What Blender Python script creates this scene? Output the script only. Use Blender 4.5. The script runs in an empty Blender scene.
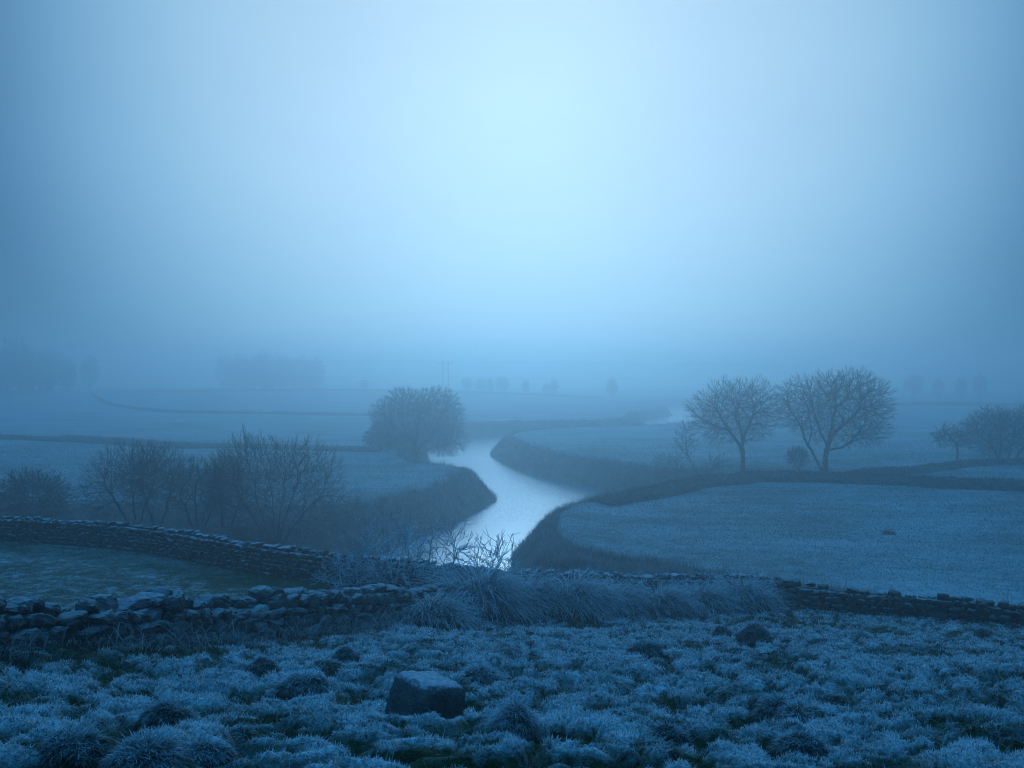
import bpy, math, random
import numpy as np
from mathutils import Vector, Euler

R = math.radians
scene = bpy.context.scene
col = scene.collection

# ------------------------------------------------------------------ camera
CAMZ = 12.5                       # metres above the river; the fields lie 2.5 m above the water
PITCH = -R(0.516)
cam_data = bpy.data.cameras.new("camera")
cam_data.sensor_width = 36.0
cam_data.lens = 35.16
cam_data.clip_start = 0.1
cam_data.clip_end = 3000.0
cam = bpy.data.objects.new("camera", cam_data)
cam.location = (0, 0, CAMZ)
cam.rotation_euler = (R(90) + PITCH, 0, 0)
col.objects.link(cam)
scene.camera = cam

# ------------------------------------------------------------------ sky, sun, exposure
SUN_EL, SUN_AZ = R(16.2), R(1.0)
sun_dir = Vector((math.sin(SUN_AZ) * math.cos(SUN_EL), math.cos(SUN_AZ) * math.cos(SUN_EL), math.sin(SUN_EL)))
world = bpy.data.worlds.new("World")
scene.world = world
world.use_nodes = True
wn, wl = world.node_tree.nodes, world.node_tree.links
wn.clear()
w_out = wn.new("ShaderNodeOutputWorld")
sky = wn.new("ShaderNodeTexSky")
sky.sky_type = 'NISHITA'
sky.sun_disc = False
sky.sun_elevation = SUN_EL
sky.sun_rotation = SUN_AZ
sky.air_density = 1.0
sky.dust_density = 1.0
sky.ozone_density = 3.0
tint = wn.new("ShaderNodeMix"); tint.data_type = 'RGBA'; tint.blend_type = 'MULTIPLY'
tint.inputs[0].default_value = 1.0
tint.inputs[7].default_value = (0.02, 0.07, 0.16, 1)
wl.new(sky.outputs[0], tint.inputs[6])
bg1 = wn.new("ShaderNodeBackground"); bg1.inputs[1].default_value = 0.05  # tinted below by the fog
wl.new(tint.outputs[2], bg1.inputs[0])
# broad aureole of the sun hidden in the fog bank
tc = wn.new("ShaderNodeTexCoord")
dot = wn.new("ShaderNodeVectorMath"); dot.operation = 'DOT_PRODUCT'
dot.inputs[1].default_value = sun_dir
nrm = wn.new("ShaderNodeVectorMath"); nrm.operation = 'NORMALIZE'
wl.new(tc.outputs['Generated'], nrm.inputs[0])
wl.new(nrm.outputs[0], dot.inputs[0])
acos = wn.new("ShaderNodeMath"); acos.operation = 'ARCCOSINE'; acos.use_clamp = False
wl.new(dot.outputs['Value'], acos.inputs[0])
ramp = wn.new("ShaderNodeValToRGB")
mr = wn.new("ShaderNodeMath"); mr.operation = 'DIVIDE'; mr.inputs[1].default_value = R(60)
wl.new(acos.outputs[0], mr.inputs[0])
wl.new(mr.outputs[0], ramp.inputs[0])
ramp.color_ramp.interpolation = 'B_SPLINE'
GLOW = [(0.0, (.58, .745, .89)), (7, (.53, .72, .875)), (13, (.465, .695, .865)), (18.5, (.355, .615, .825)),
        (24, (.185, .40, .62)), (28.5, (.062, .18, .33)), (35, (.018, .065, .14)), (56, (.005, .022, .065))]
els = ramp.color_ramp.elements
els[0].position = 0; els[0].color = GLOW[0][1] + (1,)
els[1].position = GLOW[-1][0] / 60; els[1].color = GLOW[-1][1] + (1,)
for a, c in GLOW[1:-1]:
    e = els.new(a / 60); e.color = c + (1,)
bg2 = wn.new("ShaderNodeBackground"); bg2.inputs[1].default_value = 0.90
# uneven banks of fog in the glow
wmap = wn.new("ShaderNodeMapping"); wmap.inputs["Scale"].default_value = (2.2, 2.2, 7.0); wl.new(nrm.outputs[0], wmap.inputs[0])
wnz = wn.new("ShaderNodeTexNoise"); wnz.inputs["Scale"].default_value = 1.6; wnz.inputs["Detail"].default_value = 3; wl.new(wmap.outputs[0], wnz.inputs["Vector"])
wmr = wn.new("ShaderNodeMapRange"); wmr.inputs[1].default_value = .25; wmr.inputs[2].default_value = .75; wmr.inputs[3].default_value = .965; wmr.inputs[4].default_value = 1.035
wl.new(wnz.outputs[0], wmr.inputs[0])
wmul = wn.new("ShaderNodeVectorMath"); wmul.operation = 'SCALE'
wl.new(ramp.outputs[0], wmul.inputs[0]); wl.new(wmr.outputs[0], wmul.inputs["Scale"])
wl.new(wmul.outputs[0], bg2.inputs[0])
addw = wn.new("ShaderNodeAddShader")
wl.new(bg1.outputs[0], addw.inputs[0]); wl.new(bg2.outputs[0], addw.inputs[1])
# added blue dome above the view, put in to light the ground from overhead
sepw = wn.new("ShaderNodeSeparateXYZ"); wl.new(nrm.outputs[0], sepw.inputs[0])
zen = wn.new("ShaderNodeMapRange"); zen.interpolation_type = 'SMOOTHSTEP'
zen.inputs[1].default_value = math.sin(R(28)); zen.inputs[2].default_value = math.sin(R(64))
wl.new(sepw.outputs[2], zen.inputs[0])
bg3 = wn.new("ShaderNodeBackground"); bg3.inputs[0].default_value = (.066, .46, 1.0, 1)
zm = wn.new("ShaderNodeMath"); zm.operation = 'MULTIPLY'; zm.inputs[1].default_value = 1.45
wl.new(zen.outputs[0], zm.inputs[0]); wl.new(zm.outputs[0], bg3.inputs[1])
addz = wn.new("ShaderNodeAddShader")
wl.new(addw.outputs[0], addz.inputs[0]); wl.new(bg3.outputs[0], addz.inputs[1])
wl.new(addz.outputs[0], w_out.inputs[0])

sun_data = bpy.data.lights.new("sun", 'SUN')
sun_data.energy = 0.40
sun_data.angle = R(10)
sun_data.color = (0.40, 0.70, 0.96)
sun = bpy.data.objects.new("sun", sun_data)
sun.rotation_euler = sun_dir.to_track_quat('Z', 'Y').to_euler()
sun.location = (0, 0, 60)
col.objects.link(sun)

vs = scene.view_settings
vs.view_transform = 'Standard'
vs.look = 'None'
vs.gamma = 1.0
vs.exposure = 0.0
vs.use_curve_mapping = False
try:
    scene.cycles.volume_bounces = 2
    scene.cycles.max_bounces = 6
    scene.cycles.transparent_max_bounces = 8
    scene.cycles.use_denoising = True
    scene.cycles.denoising_prefilter = 'NONE'
    scene.cycles.filter_width = 1.2
    scene.cycles.adaptive_threshold = 0.005
except Exception:
    pass

FOG_DENSITY = 0.0053
FOG_COLOR = (0.72, 0.905, 0.975)
FOG_G = 0.82

# ------------------------------------------------------------------ noise
_perm = np.random.RandomState(7).permutation(4096)
_grad = np.random.RandomState(8).rand(4096) * 2 * np.pi
_gx, _gy = np.cos(_grad), np.sin(_grad)

def gnoise(x, y, seed=0):
    x = np.asarray(x, float) + seed * 17.31; y = np.asarray(y, float) + seed * 9.77
    xi = np.floor(x).astype(np.int64); yi = np.floor(y).astype(np.int64)
    fx = x - xi; fy = y - yi
    u = fx * fx * fx * (fx * (fx * 6 - 15) + 10); v = fy * fy * fy * (fy * (fy * 6 - 15) + 10)
    def g(ix, iy, dx, dy):
        h = _perm[(_perm[(ix + seed) & 4095] + iy) & 4095]
        return _gx[h] * dx + _gy[h] * dy
    a = g(xi, yi, fx, fy); b = g(xi + 1, yi, fx - 1, fy)
    c = g(xi, yi + 1, fx, fy - 1); d = g(xi + 1, yi + 1, fx - 1, fy - 1)
    return ((a + u * (b - a)) * (1 - v) + (c + u * (d - c)) * v) * 1.5

def fbm(x, y, seed=0, octaves=3):
    t = 0; a = 1; s = 0
    for o in range(octaves):
        t = t + a * gnoise(x * 2 ** o, y * 2 ** o, seed + o); s += a; a *= .5
    return t / s

def smooth(t):
    t = np.clip(t, 0, 1); return t * t * (3 - 2 * t)

# ------------------------------------------------------------------ terrain
_dY = np.array([-60, -20, -6, 0, 2.5, 4.2, 6, 8, 10.5, 13, 16, 20, 24, 28, 32, 37, 42, 60])
_dD = np.array([-4, -.6, 1.0, 1.45, 1.52, 1.70, 2.2, 2.75, 3.3, 3.75, 4.4, 5.2, 5.95, 6.5, 6.78, 6.95, 7.1, 7.4])
_yy = np.linspace(-60, 60, 1201)
_dd = np.interp(_yy, _dY, _dD)
_k = np.exp(-np.linspace(-2, 2, 21) ** 2); _k /= _k.sum()
_dd = np.convolve(np.pad(_dd, 10, mode='edge'), _k, mode='valid')

WALL_FAR = [(-34, 45), (-26, 42), (-20, 40), (-13.7, 37), (-6.8, 32), (-1.9, 30), (1.6, 29), (7.7, 30)]
WALL_LOW = [(7.9, 30.0), (9.2, 29.0), (11.2, 28.2), (13.8, 27.0), (17, 25.6), (24, 23)]
_wf = np.array(WALL_FAR + WALL_LOW[1:])

def catmull(pts, n=8, closed=True):
    P = np.array(pts, float); out = []
    m = len(P)
    rng_ = range(m) if closed else range(m - 1)
    for i in rng_:
        if closed:
            p0, p1, p2, p3 = P[(i - 1) % m], P[i], P[(i + 1) % m], P[(i + 2) % m]
        else:
            p0, p1, p2, p3 = P[max(i - 1, 0)], P[i], P[i + 1], P[min(i + 2, m - 1)]
        for t in np.linspace(0, 1, n, endpoint=False):
            out.append(.5 * ((2 * p1) + (-p0 + p2) * t + (2 * p0 - 5 * p1 + 4 * p2 - p3) * t * t + (-p0 + 3 * p1 - 3 * p2 + p3) * t ** 3))
    if not closed:
        out.append(P[-1])
    return np.array(out)

RIV_FAR = [(-130, 55), (-80, 53), (-45, 53), (-30, 53), (-21, 54.5), (-14, 58), (-10.3, 63), (-8.2, 70), (-6.5, 76), (-4, 84), (-2.2, 93), (-1.0, 101), (-3, 108), (-7, 113),
           (-9.6, 121), (-10.6, 130), (-11.2, 140), (-12, 150), (-13.5, 162), (-15.5, 174), (-14.5, 185), (-10.6, 194), (-3, 202), (8, 208),
           (20, 212), (28, 222), (33, 245), (37, 270), (43, 290), (51, 312), (51, 332), (47, 352), (58, 385), (90, 430)]
RIV_NEAR = [(110, 430), (74, 385), (61, 350), (66, 328), (62, 300), (50, 275), (46, 250), (42, 224), (31, 204), (15, 194), (4, 184), (-2.2, 172),
            (-4, 159), (-2.6, 145), (0, 131), (4.3, 117), (9.6, 107), (14, 103), (17, 100.5), (16, 97.5), (11, 91.5), (5.2, 84), (1.4, 76.5),
            (-.6, 69), (-.7, 61), (-1.8, 53.5), (-5.5, 48.5), (-15, 47.5), (-30, 48), (-45, 48), (-80, 47), (-130, 47)]
RIVER = catmull(RIV_FAR + RIV_NEAR, 4)

def river_sd(x, y):
    """signed distance to the river's outline, negative in the water"""
    x = np.asarray(x, float); y = np.asarray(y, float)
    shp = x.shape; x = x.ravel(); y = y.ravel()
    out = np.full(x.shape, 60.0)
    sel = np.where((y > 40) & (y < 450) & (np.abs(x) < 170))[0]
    for c in np.array_split(sel, max(1, len(sel) // 40000)):
        if len(c) == 0: continue
        px, py = x[c][:, None], y[c][:, None]
        best = np.full(len(c), 1e9); inside = np.zeros(len(c), bool)
        A = RIVER; B = np.roll(RIVER, -1, 0)
        for k0 in range(0, len(A), 64):
            a = A[k0:k0 + 64]; b = B[k0:k0 + 64]
            e = b - a; L2 = (e ** 2).sum(1) + 1e-9
            t = np.clip(((px - a[:, 0]) * e[:, 0] + (py - a[:, 1]) * e[:, 1]) / L2, 0, 1)
            d = (px - a[:, 0] - t * e[:, 0]) ** 2 + (py - a[:, 1] - t * e[:, 1]) ** 2
            best = np.minimum(best, d.min(1))
            cr = ((a[:, 1] > py) != (b[:, 1] > py)) & (px < (b[:, 0] - a[:, 0]) * (py - a[:, 1]) / (b[:, 1] - a[:, 1] + 1e-12) + a[:, 0])
            inside ^= (cr.sum(1) % 2).astype(bool)
        s = np.sqrt(best); s[inside] *= -1
        out[c] = np.clip(s, -60, 60)
    return out.reshape(shp)

def foot_y(x):
    return np.interp(x, _wf[:, 0], _wf[:, 1])

WALL_NEAR = []   # filled below, needs the terrain

def base_drop(x, y):
    d = np.interp(y, _yy, _dd) + 0.029 * np.clip(x, -14, 30)
    yf = foot_y(x)
    t = smooth((y - yf - 0.6) / 13.0)
    field = 10.0 + 0.12 * fbm(x / 40, y / 40, 3, 2)
    # low rise far behind the river on the left, falling away to the right
    rise = 3.4 * np.exp(-((y - 430) / 75.0) ** 2) / (1 + np.exp((x - 5) / 22.0)) + 6 * smooth((y - 600) / 300) * smooth((-x + 100) / 300)
    rise = rise + 1.8 * np.exp(-(((x + 150) / 60.0) ** 2 + ((y - 330) / 60.0) ** 2))
    field = field - rise
    return d * (1 - t) + field * t

_near_wall_x = None
def clods(x, y):
    wx = x + .10 * gnoise(x / .5, y / .5, 18); wy_c = y + .10 * gnoise(x / .5, y / .5, 19)
    a = smooth(np.abs(gnoise(wx / .56, wy_c / .46, 11)) * 2.1); b = smooth(np.abs(gnoise(wx / .25 + 3, wy_c / .21, 12)) * 1.9)
    return a, b

def hummock(x, y):
    a, b = clods(x, y)
    return .135 * a + .065 * b + .11 * gnoise(x / 2.6, y / 2.6, 13) + .05 * gnoise(x / 1.1, y / 1.1, 14) + .02 * np.abs(gnoise(x / .12, y / .12, 15)) - .12

def clod_frost_shade(x, y):
    """0 on the steep dark sides and hollows of the clods, 1 on their heads; settled frost plus shade painted into the colour"""
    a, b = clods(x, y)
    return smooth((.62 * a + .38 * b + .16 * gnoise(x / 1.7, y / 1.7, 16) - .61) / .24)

def hum_mask(x, y):
    m = smooth((foot_y(x) - y) / 1.5) * smooth((30 - y) / 3)
    m = m * (1 - .9 * np.exp(-(((x + .70) / .45) ** 2 + ((y - 7.5) / .6) ** 2) ** 2))
    if _near_wall_x is not None:
        wy = np.interp(x, _near_wall_x[0], _near_wall_x[1], left=_near_wall_x[1][0], right=99)
        m = m * smooth((wy - y) / .8)
    fall = np.interp(y, [4, 12, 22, 30], [1.0, 1.0, .75, .45])
    return m * fall

def height(x, y, sd=None, hum=True):
    x = np.asarray(x, float); y = np.asarray(y, float)
    if sd is None: sd = river_sd(x, y)
    z = CAMZ - base_drop(x, y)
    bank = smooth((sd + .6) / 4.2)
    z = np.where(sd < 4.2, -0.75 + (z + .75) * bank, z)
    lip = .30 * np.exp(-((sd - 4.6) / 1.5) ** 2) * (y > 50)
    z = z + lip
    if hum:
        z = z + hum_mask(x, y) * hummock(x, y)
    return z

def ray(px, py):
    v = Vector(((px - 512) / 1000.0, 1.0, (384 - py) / 1000.0))
    c, s = math.cos(PITCH), math.sin(PITCH)
    return np.array([v.x, v.y * c - v.z * s, v.y * s + v.z * c])

def ground_at(px, py, lo=3.0, hi=700.0):
    r = ray(px, py); r = r / r[1]
    t = np.exp(np.linspace(math.log(lo), math.log(hi), 3000))
    z = height(r[0] * t, t, hum=lo < 3.5)
    below = np.where(CAMZ + r[2] * t <= z)[0]
    i = below[0] if len(below) else len(t) - 1
    return float(r[0] * t[i]), float(t[i])

def at_depth(px, d):
    return (px - 512) / 1000.0 * d, d

def gz(x, y, hum=True):
    return float(height(np.array([x]), np.array([y]), hum=hum)[0])

WALL_NEAR = [at_depth(-90, 10.9), at_depth(-40, 11.4), at_depth(0, 12.0), at_depth(100, 13.5), at_depth(200, 15.8), at_depth(330, 19.2),
             at_depth(400, 21.5), at_depth(470, 24.6), at_depth(540, 28.3)]
_wn = np.array(WALL_NEAR); _near_wall_x = (_wn[:, 0], _wn[:, 1])

# ------------------------------------------------------------------ mesh helpers
def mesh_from(verts, quads=None, tris=None, attrs=None, smooth_shade=False, name="mesh"):
    me = bpy.data.meshes.new(name)
    verts = np.ascontiguousarray(verts, np.float32)
    nq = 0 if quads is None else len(quads); nt = 0 if tris is None else len(tris)
    me.vertices.add(len(verts)); me.vertices.foreach_set("co", verts.ravel())
    li = []
    if nq: li.append(np.asarray(quads, np.int32).ravel())
    if nt: li.append(np.asarray(tris, np.int32).ravel())
    li = np.concatenate(li)
    me.loops.add(len(li)); me.loops.foreach_set("vertex_index", li)
    me.polygons.add(nq + nt)
    st = np.concatenate([np.arange(nq) * 4, nq * 4 + np.arange(nt) * 3]).astype(np.int32)
    me.polygons.foreach_set("loop_start", st)
    if attrs:
        for k, v in attrs.items():
            a = me.attributes.new(k, 'FLOAT', 'POINT'); a.data.foreach_set("value", np.ascontiguousarray(v, np.float32))
    me.update(calc_edges=True)
    if smooth_shade:
        me.polygons.foreach_set("use_smooth", np.ones(nq + nt, bool))
    else:
        me.polygons.foreach_set("use_smooth", np.zeros(nq + nt, bool))
    return me

def link(name, me, mat=None, parent=None):
    o = bpy.data.objects.new(name, me); col.objects.link(o)
    if mat is not None: me.materials.append(mat)
    if parent is not None: o.parent = parent
    return o

def tag(o, label=None, cat=None, group=None, kind=None):
    if label: o["label"] = label
    if cat: o["category"] = cat
    if group: o["group"] = group
    if kind: o["kind"] = kind
    return o

def empty(name, loc):
    o = bpy.data.objects.new(name, None); o.location = loc; o.empty_display_size = .3
    col.objects.link(o); return o

class Soup:
    """collects vertices and faces of one mesh"""
    def __init__(s): s.v = []; s.q = []; s.t = []; s.f = []; s.n = 0
    def add(s, v, q=None, t=None, f=None):
        v = np.asarray(v, float).reshape(-1, 3)
        if q is not None and len(q): s.q.append(np.asarray(q) + s.n)
        if t is not None and len(t): s.t.append(np.asarray(t) + s.n)
        s.v.append(v); s.f.append(np.zeros(len(v)) if f is None else np.asarray(f, float)); s.n += len(v)
    def mesh(s, name, smooth_shade=False, origin=(0, 0, 0)):
        v = np.concatenate(s.v) - np.array(origin)
        return mesh_from(v, np.concatenate(s.q) if s.q else None, np.concatenate(s.t) if s.t else None,
                         {"frost": np.concatenate(s.f)}, smooth_shade, name)

def blades(soup, pos, az, length, width, a0, a1, f0, f1, K=2, rng=None):
    """N curved tapering grass blades: start angle a0 from vertical, bending by a1 towards the tip"""
    N = len(pos); pos = np.asarray(pos, float)
    bc = lambda v: np.broadcast_to(np.asarray(v, float), (N,)).copy()
    az, length, width, a0, a1, f0, f1 = map(bc, (az, length, width, a0, a1, f0, f1))
    h = np.stack([np.cos(az), np.sin(az), np.zeros(N)], 1)
    tw = az + np.pi / 2 + (rng.uniform(-.9, .9, N) if rng is not None else 0)
    side = np.stack([np.cos(tw), np.sin(tw), np.zeros(N)], 1) * (width / 2)[:, None]
    P = [pos]; p = pos
    for k in range(K):
        ang = a0 + a1 * (k + .5) / K
        p = p + (np.sin(ang)[:, None] * h + np.cos(ang)[:, None] * np.array([0, 0, 1])) * (length / K)[:, None]
        P.append(p)
    V = np.empty((N, 2 * K + 1, 3)); F = np.empty((N, 2 * K + 1))
    for k in range(K):
        wv = side * (1 - .55 * k / K)
        V[:, 2 * k] = P[k] - wv; V[:, 2 * k + 1] = P[k] + wv
        ff = f0 + (f1 - f0) * k / K
        F[:, 2 * k] = ff; F[:, 2 * k + 1] = ff
    V[:, 2 * K] = P[K]; F[:, 2 * K] = f1
    b = (np.arange(N) * (2 * K + 1))[:, None]
    q = []
    for k in range(K - 1):
        q.append(b + np.array([[2 * k, 2 * k + 1, 2 * k + 3, 2 * k + 2]]))
    t = b + np.array([[2 * K - 2, 2 * K - 1, 2 * K]])
    soup.add(V.reshape(-1, 3), np.concatenate(q) if q else None, t, F.ravel())

# ------------------------------------------------------------------ materials
def new_mat(name):
    m = bpy.data.materials.new(name); m.use_nodes = True
    n, l = m.node_tree.nodes, m.node_tree.links
    b = n["Principled BSDF"]
    return m, n, l, b

def mixrgb(n, l, fac, a, b):
    mx = n.new("ShaderNodeMix"); mx.data_type = 'RGBA'
    for sock, val in ((mx.inputs[0], fac), (mx.inputs[6], a), (mx.inputs[7], b)):
        if hasattr(val, "is_linked"): l.new(val, sock)
        else: sock.default_value = val if not isinstance(val, tuple) else (val + (1,) if len(val) == 3 else val)
    return mx.outputs[2]

def math_(n, l, op, a, b=None, clamp=False):
    m = n.new("ShaderNodeMath"); m.operation = op; m.use_clamp = clamp
    for sock, val in ((m.inputs[0], a), (m.inputs[1], b)):
        if val is None: continue
        if hasattr(val, "is_linked"): l.new(val, sock)
        else: sock.default_value = val
    return m.outputs[0]

def noise_(n, l, scale, detail=4, rough=.6, vec=None):
    t = n.new("ShaderNodeTexNoise"); t.inputs["Scale"].default_value = scale
    t.inputs["Detail"].default_value = detail; t.inputs["Roughness"].default_value = rough
    if vec is None:
        g = n.new("ShaderNodeTexCoord"); vec = g.outputs["Object"]
    l.new(vec, t.inputs["Vector"])
    return t.outputs[0]

def remap(n, l, v, a, b, c=0.0, d=1.0):
    m = n.new("ShaderNodeMapRange"); m.clamp = True
    m.inputs[1].default_value = a; m.inputs[2].default_value = b; m.inputs[3].default_value = c; m.inputs[4].default_value = d
    l.new(v, m.inputs[0]); return m.outputs[0]

def attr_(n, name):
    a = n.new("ShaderNodeAttribute"); a.attribute_name = name; return a.outputs["Fac"]

FROST = (.62, .78, .90)

def grass_mat(name, green, frost=FROST, trans=.35):
    m, n, l, b = new_mat(name)
    f = attr_(n, "frost")
    c = mixrgb(n, l, f, green, frost)
    l.new(c, b.inputs["Base Color"]); b.inputs["Roughness"].default_value = .85
    b.inputs["Specular IOR Level"].default_value = .2
    tr = n.new("ShaderNodeBsdfTranslucent"); l.new(c, tr.inputs[0])
    mx = n.new("ShaderNodeMixShader"); mx.inputs[0].default_value = trans
    l.new(b.outputs[0], mx.inputs[1]); l.new(tr.outputs[0], mx.inputs[2])
    l.new(mx.outputs[0], n["Material Output"].inputs[0])
    return m

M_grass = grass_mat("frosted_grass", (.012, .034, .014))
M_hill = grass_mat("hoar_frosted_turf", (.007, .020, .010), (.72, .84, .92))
M_rough = grass_mat("rough_bank_grass", (.040, .046, .044), (.42, .52, .60), .5)
M_straw = grass_mat("frosted_straw", (.045, .05, .045), (.70, .84, .94), .5)

def terrain_mat():
    m, n, l, b = new_mat("frosted_turf")
    tcn = n.new("ShaderNodeTexCoord"); ob = tcn.outputs["Object"]
    fr = attr_(n, "frost"); rg = attr_(n, "rough")
    n1 = noise_(n, l, 6.0, 6, .7, ob); n2 = noise_(n, l, 1.3, 4, .6, ob); n3 = noise_(n, l, .07, 3, .5, ob)
    ng = noise_(n, l, 45.0, 3, .7, ob)
    fr = math_(n, l, 'MULTIPLY', fr, remap(n, l, ng, .3, .7, .45, 1.5))
    f = math_(n, l, 'ADD', fr, math_(n, l, 'MULTIPLY', math_(n, l, 'SUBTRACT', n1, .5), .6))
    f = math_(n, l, 'ADD', f, math_(n, l, 'MULTIPLY', math_(n, l, 'SUBTRACT', n2, .5), .5))
    f = math_(n, l, 'ADD', f, math_(n, l, 'MULTIPLY', math_(n, l, 'SUBTRACT', n3, .5), .5), True)
    grass = mixrgb(n, l, n2, (.010, .030, .012), (.018, .046, .018))
    turf = mixrgb(n, l, f, grass, FROST)
    rough = mixrgb(n, l, math_(n, l, 'MULTIPLY', n1, .5), (.028, .030, .028), (.13, .15, .17))
    c = mixrgb(n, l, rg, turf, rough)
    l.new(c, b.inputs["Base Color"]); b.inputs["Roughness"].default_value = .9
    b.inputs["Specular IOR Level"].default_value = .1
    bp = n.new("ShaderNodeBump"); bp.inputs["Strength"].default_value = .8; bp.inputs["Distance"].default_value = .12
    l.new(math_(n, l, 'ADD', n1, math_(n, l, 'MULTIPLY', n2, 1.2)), bp.inputs["Height"])
    l.new(bp.outputs[0], b.inputs["Normal"])
    return m

def stone_mat(name, dark, light, frost=.75, frost_lo=.25, frost_hi=.85, scale=4.0):
    m, n, l, b = new_mat(name)
    n1 = noise_(n, l, scale, 6, .65); n2 = noise_(n, l, scale * 6, 5, .7); n3 = noise_(n, l, scale * .45, 3, .6)
    c = mixrgb(n, l, remap(n, l, n1, .3, .7), dark, light)
    c = mixrgb(n, l, remap(n, l, n3, .5, .68, 0, .6), c, (.030, .042, .030))      # moss
    geo = n.new("ShaderNodeNewGeometry"); sep = n.new("ShaderNodeSeparateXYZ"); l.new(geo.outputs["Normal"], sep.inputs[0])
    tone = remap(n, l, attr_(n, 'frost'), 0, 1, .45, 1.45)
    vm = n.new('ShaderNodeVectorMath'); vm.operation = 'SCALE'; l.new(c, vm.inputs[0]); l.new(tone, vm.inputs['Scale']); c = vm.outputs[0]
    up = math_(n, l, 'ADD', sep.outputs[2], math_(n, l, 'MULTIPLY', math_(n, l, 'SUBTRACT', n2, .5), 1.1))
    f = remap(n, l, up, frost_lo, frost_hi, 0, frost)
    c = mixrgb(n, l, f, c, FROST)
    l.new(c, b.inputs["Base Color"]); b.inputs["Roughness"].default_value = .85
    b.inputs["Specular IOR Level"].default_value = .25
    bp = n.new("ShaderNodeBump"); bp.inputs["Strength"].default_value = .9; bp.inputs["Distance"].default_value = .03
    l.new(math_(n, l, 'ADD', n2, n1), bp.inputs["Height"]); l.new(bp.outputs[0], b.inputs["Normal"])
    return m

M_terrain = terrain_mat()
M_stone = stone_mat("rough_grey_stone", (.045, .048, .052), (.20, .21, .22), .30, .55, 1.25)
M_stone_dark = stone_mat("dark_stone", (.018, .021, .024), (.060, .064, .068), .55, .60, 1.10, 7)
M_stone_moss = stone_mat("mossy_stone", (.022, .026, .026), (.060, .064, .066), .30, .6, 1.2, 6)
M_boulder = stone_mat("boulder_stone", (.11, .117, .125), (.31, .32, .335), .55, .55, 1.15, 6.0)

def wood_mat(name, dark, light, sc=8):
    m, n, l, b = new_mat(name)
    c = mixrgb(n, l, remap(n, l, noise_(n, l, sc, 5, .65), .35, .65), dark, light)
    l.new(c, b.inputs["Base Color"]); b.inputs["Roughness"].default_value = .9
    b.inputs["Specular IOR Level"].default_value = .15
    return m

M_bark = wood_mat("dark_bark", (.030, .030, .032), (.07, .07, .072))
M_twig = wood_mat("bare_twigs", (.032, .034, .038), (.09, .10, .11), 2.0)
M_twig_frost_haze = wood_mat("hoar_frost_and_haze_twigs", (.10, .12, .14), (.28, .34, .40), 1.5)  # frost on the river bank plants, painted haze on the far trees
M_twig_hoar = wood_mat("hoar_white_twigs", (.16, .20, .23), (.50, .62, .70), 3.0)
M_pole = wood_mat("weathered_pole", (.06, .06, .06), (.12, .12, .12))
M_hedge = grass_mat("dark_hedge", (.026, .030, .028), (.20, .25, .29), .15)

def water_mat():
    m, n, l, b = new_mat("river_water")
    b.inputs["Base Color"].default_value = (.17, .24, .29, 1)      # thin skin of ice and mist-grey water
    b.inputs["Roughness"].default_value = .15
    b.inputs["IOR"].default_value = 1.42
    t = n.new("ShaderNodeTexCoord"); mp = n.new("ShaderNodeMapping"); mp.inputs["Scale"].default_value = (.35, .9, 1)
    l.new(t.outputs["Object"], mp.inputs[0])
    nz = noise_(n, l, 1.2, 3, .5, mp.outputs[0])
    bp = n.new("ShaderNodeBump"); bp.inputs["Strength"].default_value = .05; bp.inputs["Distance"].default_value = .02
    l.new(nz, bp.inputs["Height"]); l.new(bp.outputs[0], b.inputs["Normal"])
    return m
M_water = water_mat()

# ------------------------------------------------------------------ ground sheet
ys = [-60.0]
while ys[-1] < 900:
    y = ys[-1]
    if y < 0: ys.append(y + max(.4, -y * .12))
    elif y < 3: ys.append(y + .15)
    else: ys.append(y + max(.035, .0058 * y))
ys = np.array(ys); NC = 760
u = np.linspace(-1, 1, NC)
HW = 8 + .82 * np.maximum(ys, 0)
HW = np.where(ys < 0, 8 - ys * .6, HW)
GX = u[None, :] * HW[:, None]; GY = np.repeat(ys[:, None], NC, 1)
SD = river_sd(GX, GY)
GZ = height(GX, GY, SD)

def path_dist(x, y, pts):
    P = np.array(pts, float); best = np.full(np.shape(x), 1e9)
    for a, b in zip(P[:-1], P[1:]):
        e = b - a; t = np.clip(((x - a[0]) * e[0] + (y - a[1]) * e[1]) / (e @ e), 0, 1)
        best = np.minimum(best, np.hypot(x - a[0] - t * e[0], y - a[1] - t * e[1]))
    return best

def rough_mask(x, y, sd):
    wob = 1.3 * fbm(x / 5, y / 5, 21, 3)
    r = smooth((4.6 + wob - .3 * smooth((96 - y) / 8) * smooth(x + 1) - sd) / 1.2)
    # rough foot of the hill behind the walls
    lim = np.interp(x, [-120, -39, -13.7, -9, -2, 2.6, 3.6, 8.2, 12, 20, 30], [80, 77, 75, 77, 70, 61, 57, 53, 49, 42, 36])
    lim = lim + wob * .6
    r = np.maximum(r, smooth((lim - y) / 1.0) * smooth((y - foot_y(x) - .2) / .6))
    return np.clip(r, 0, 1)

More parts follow.
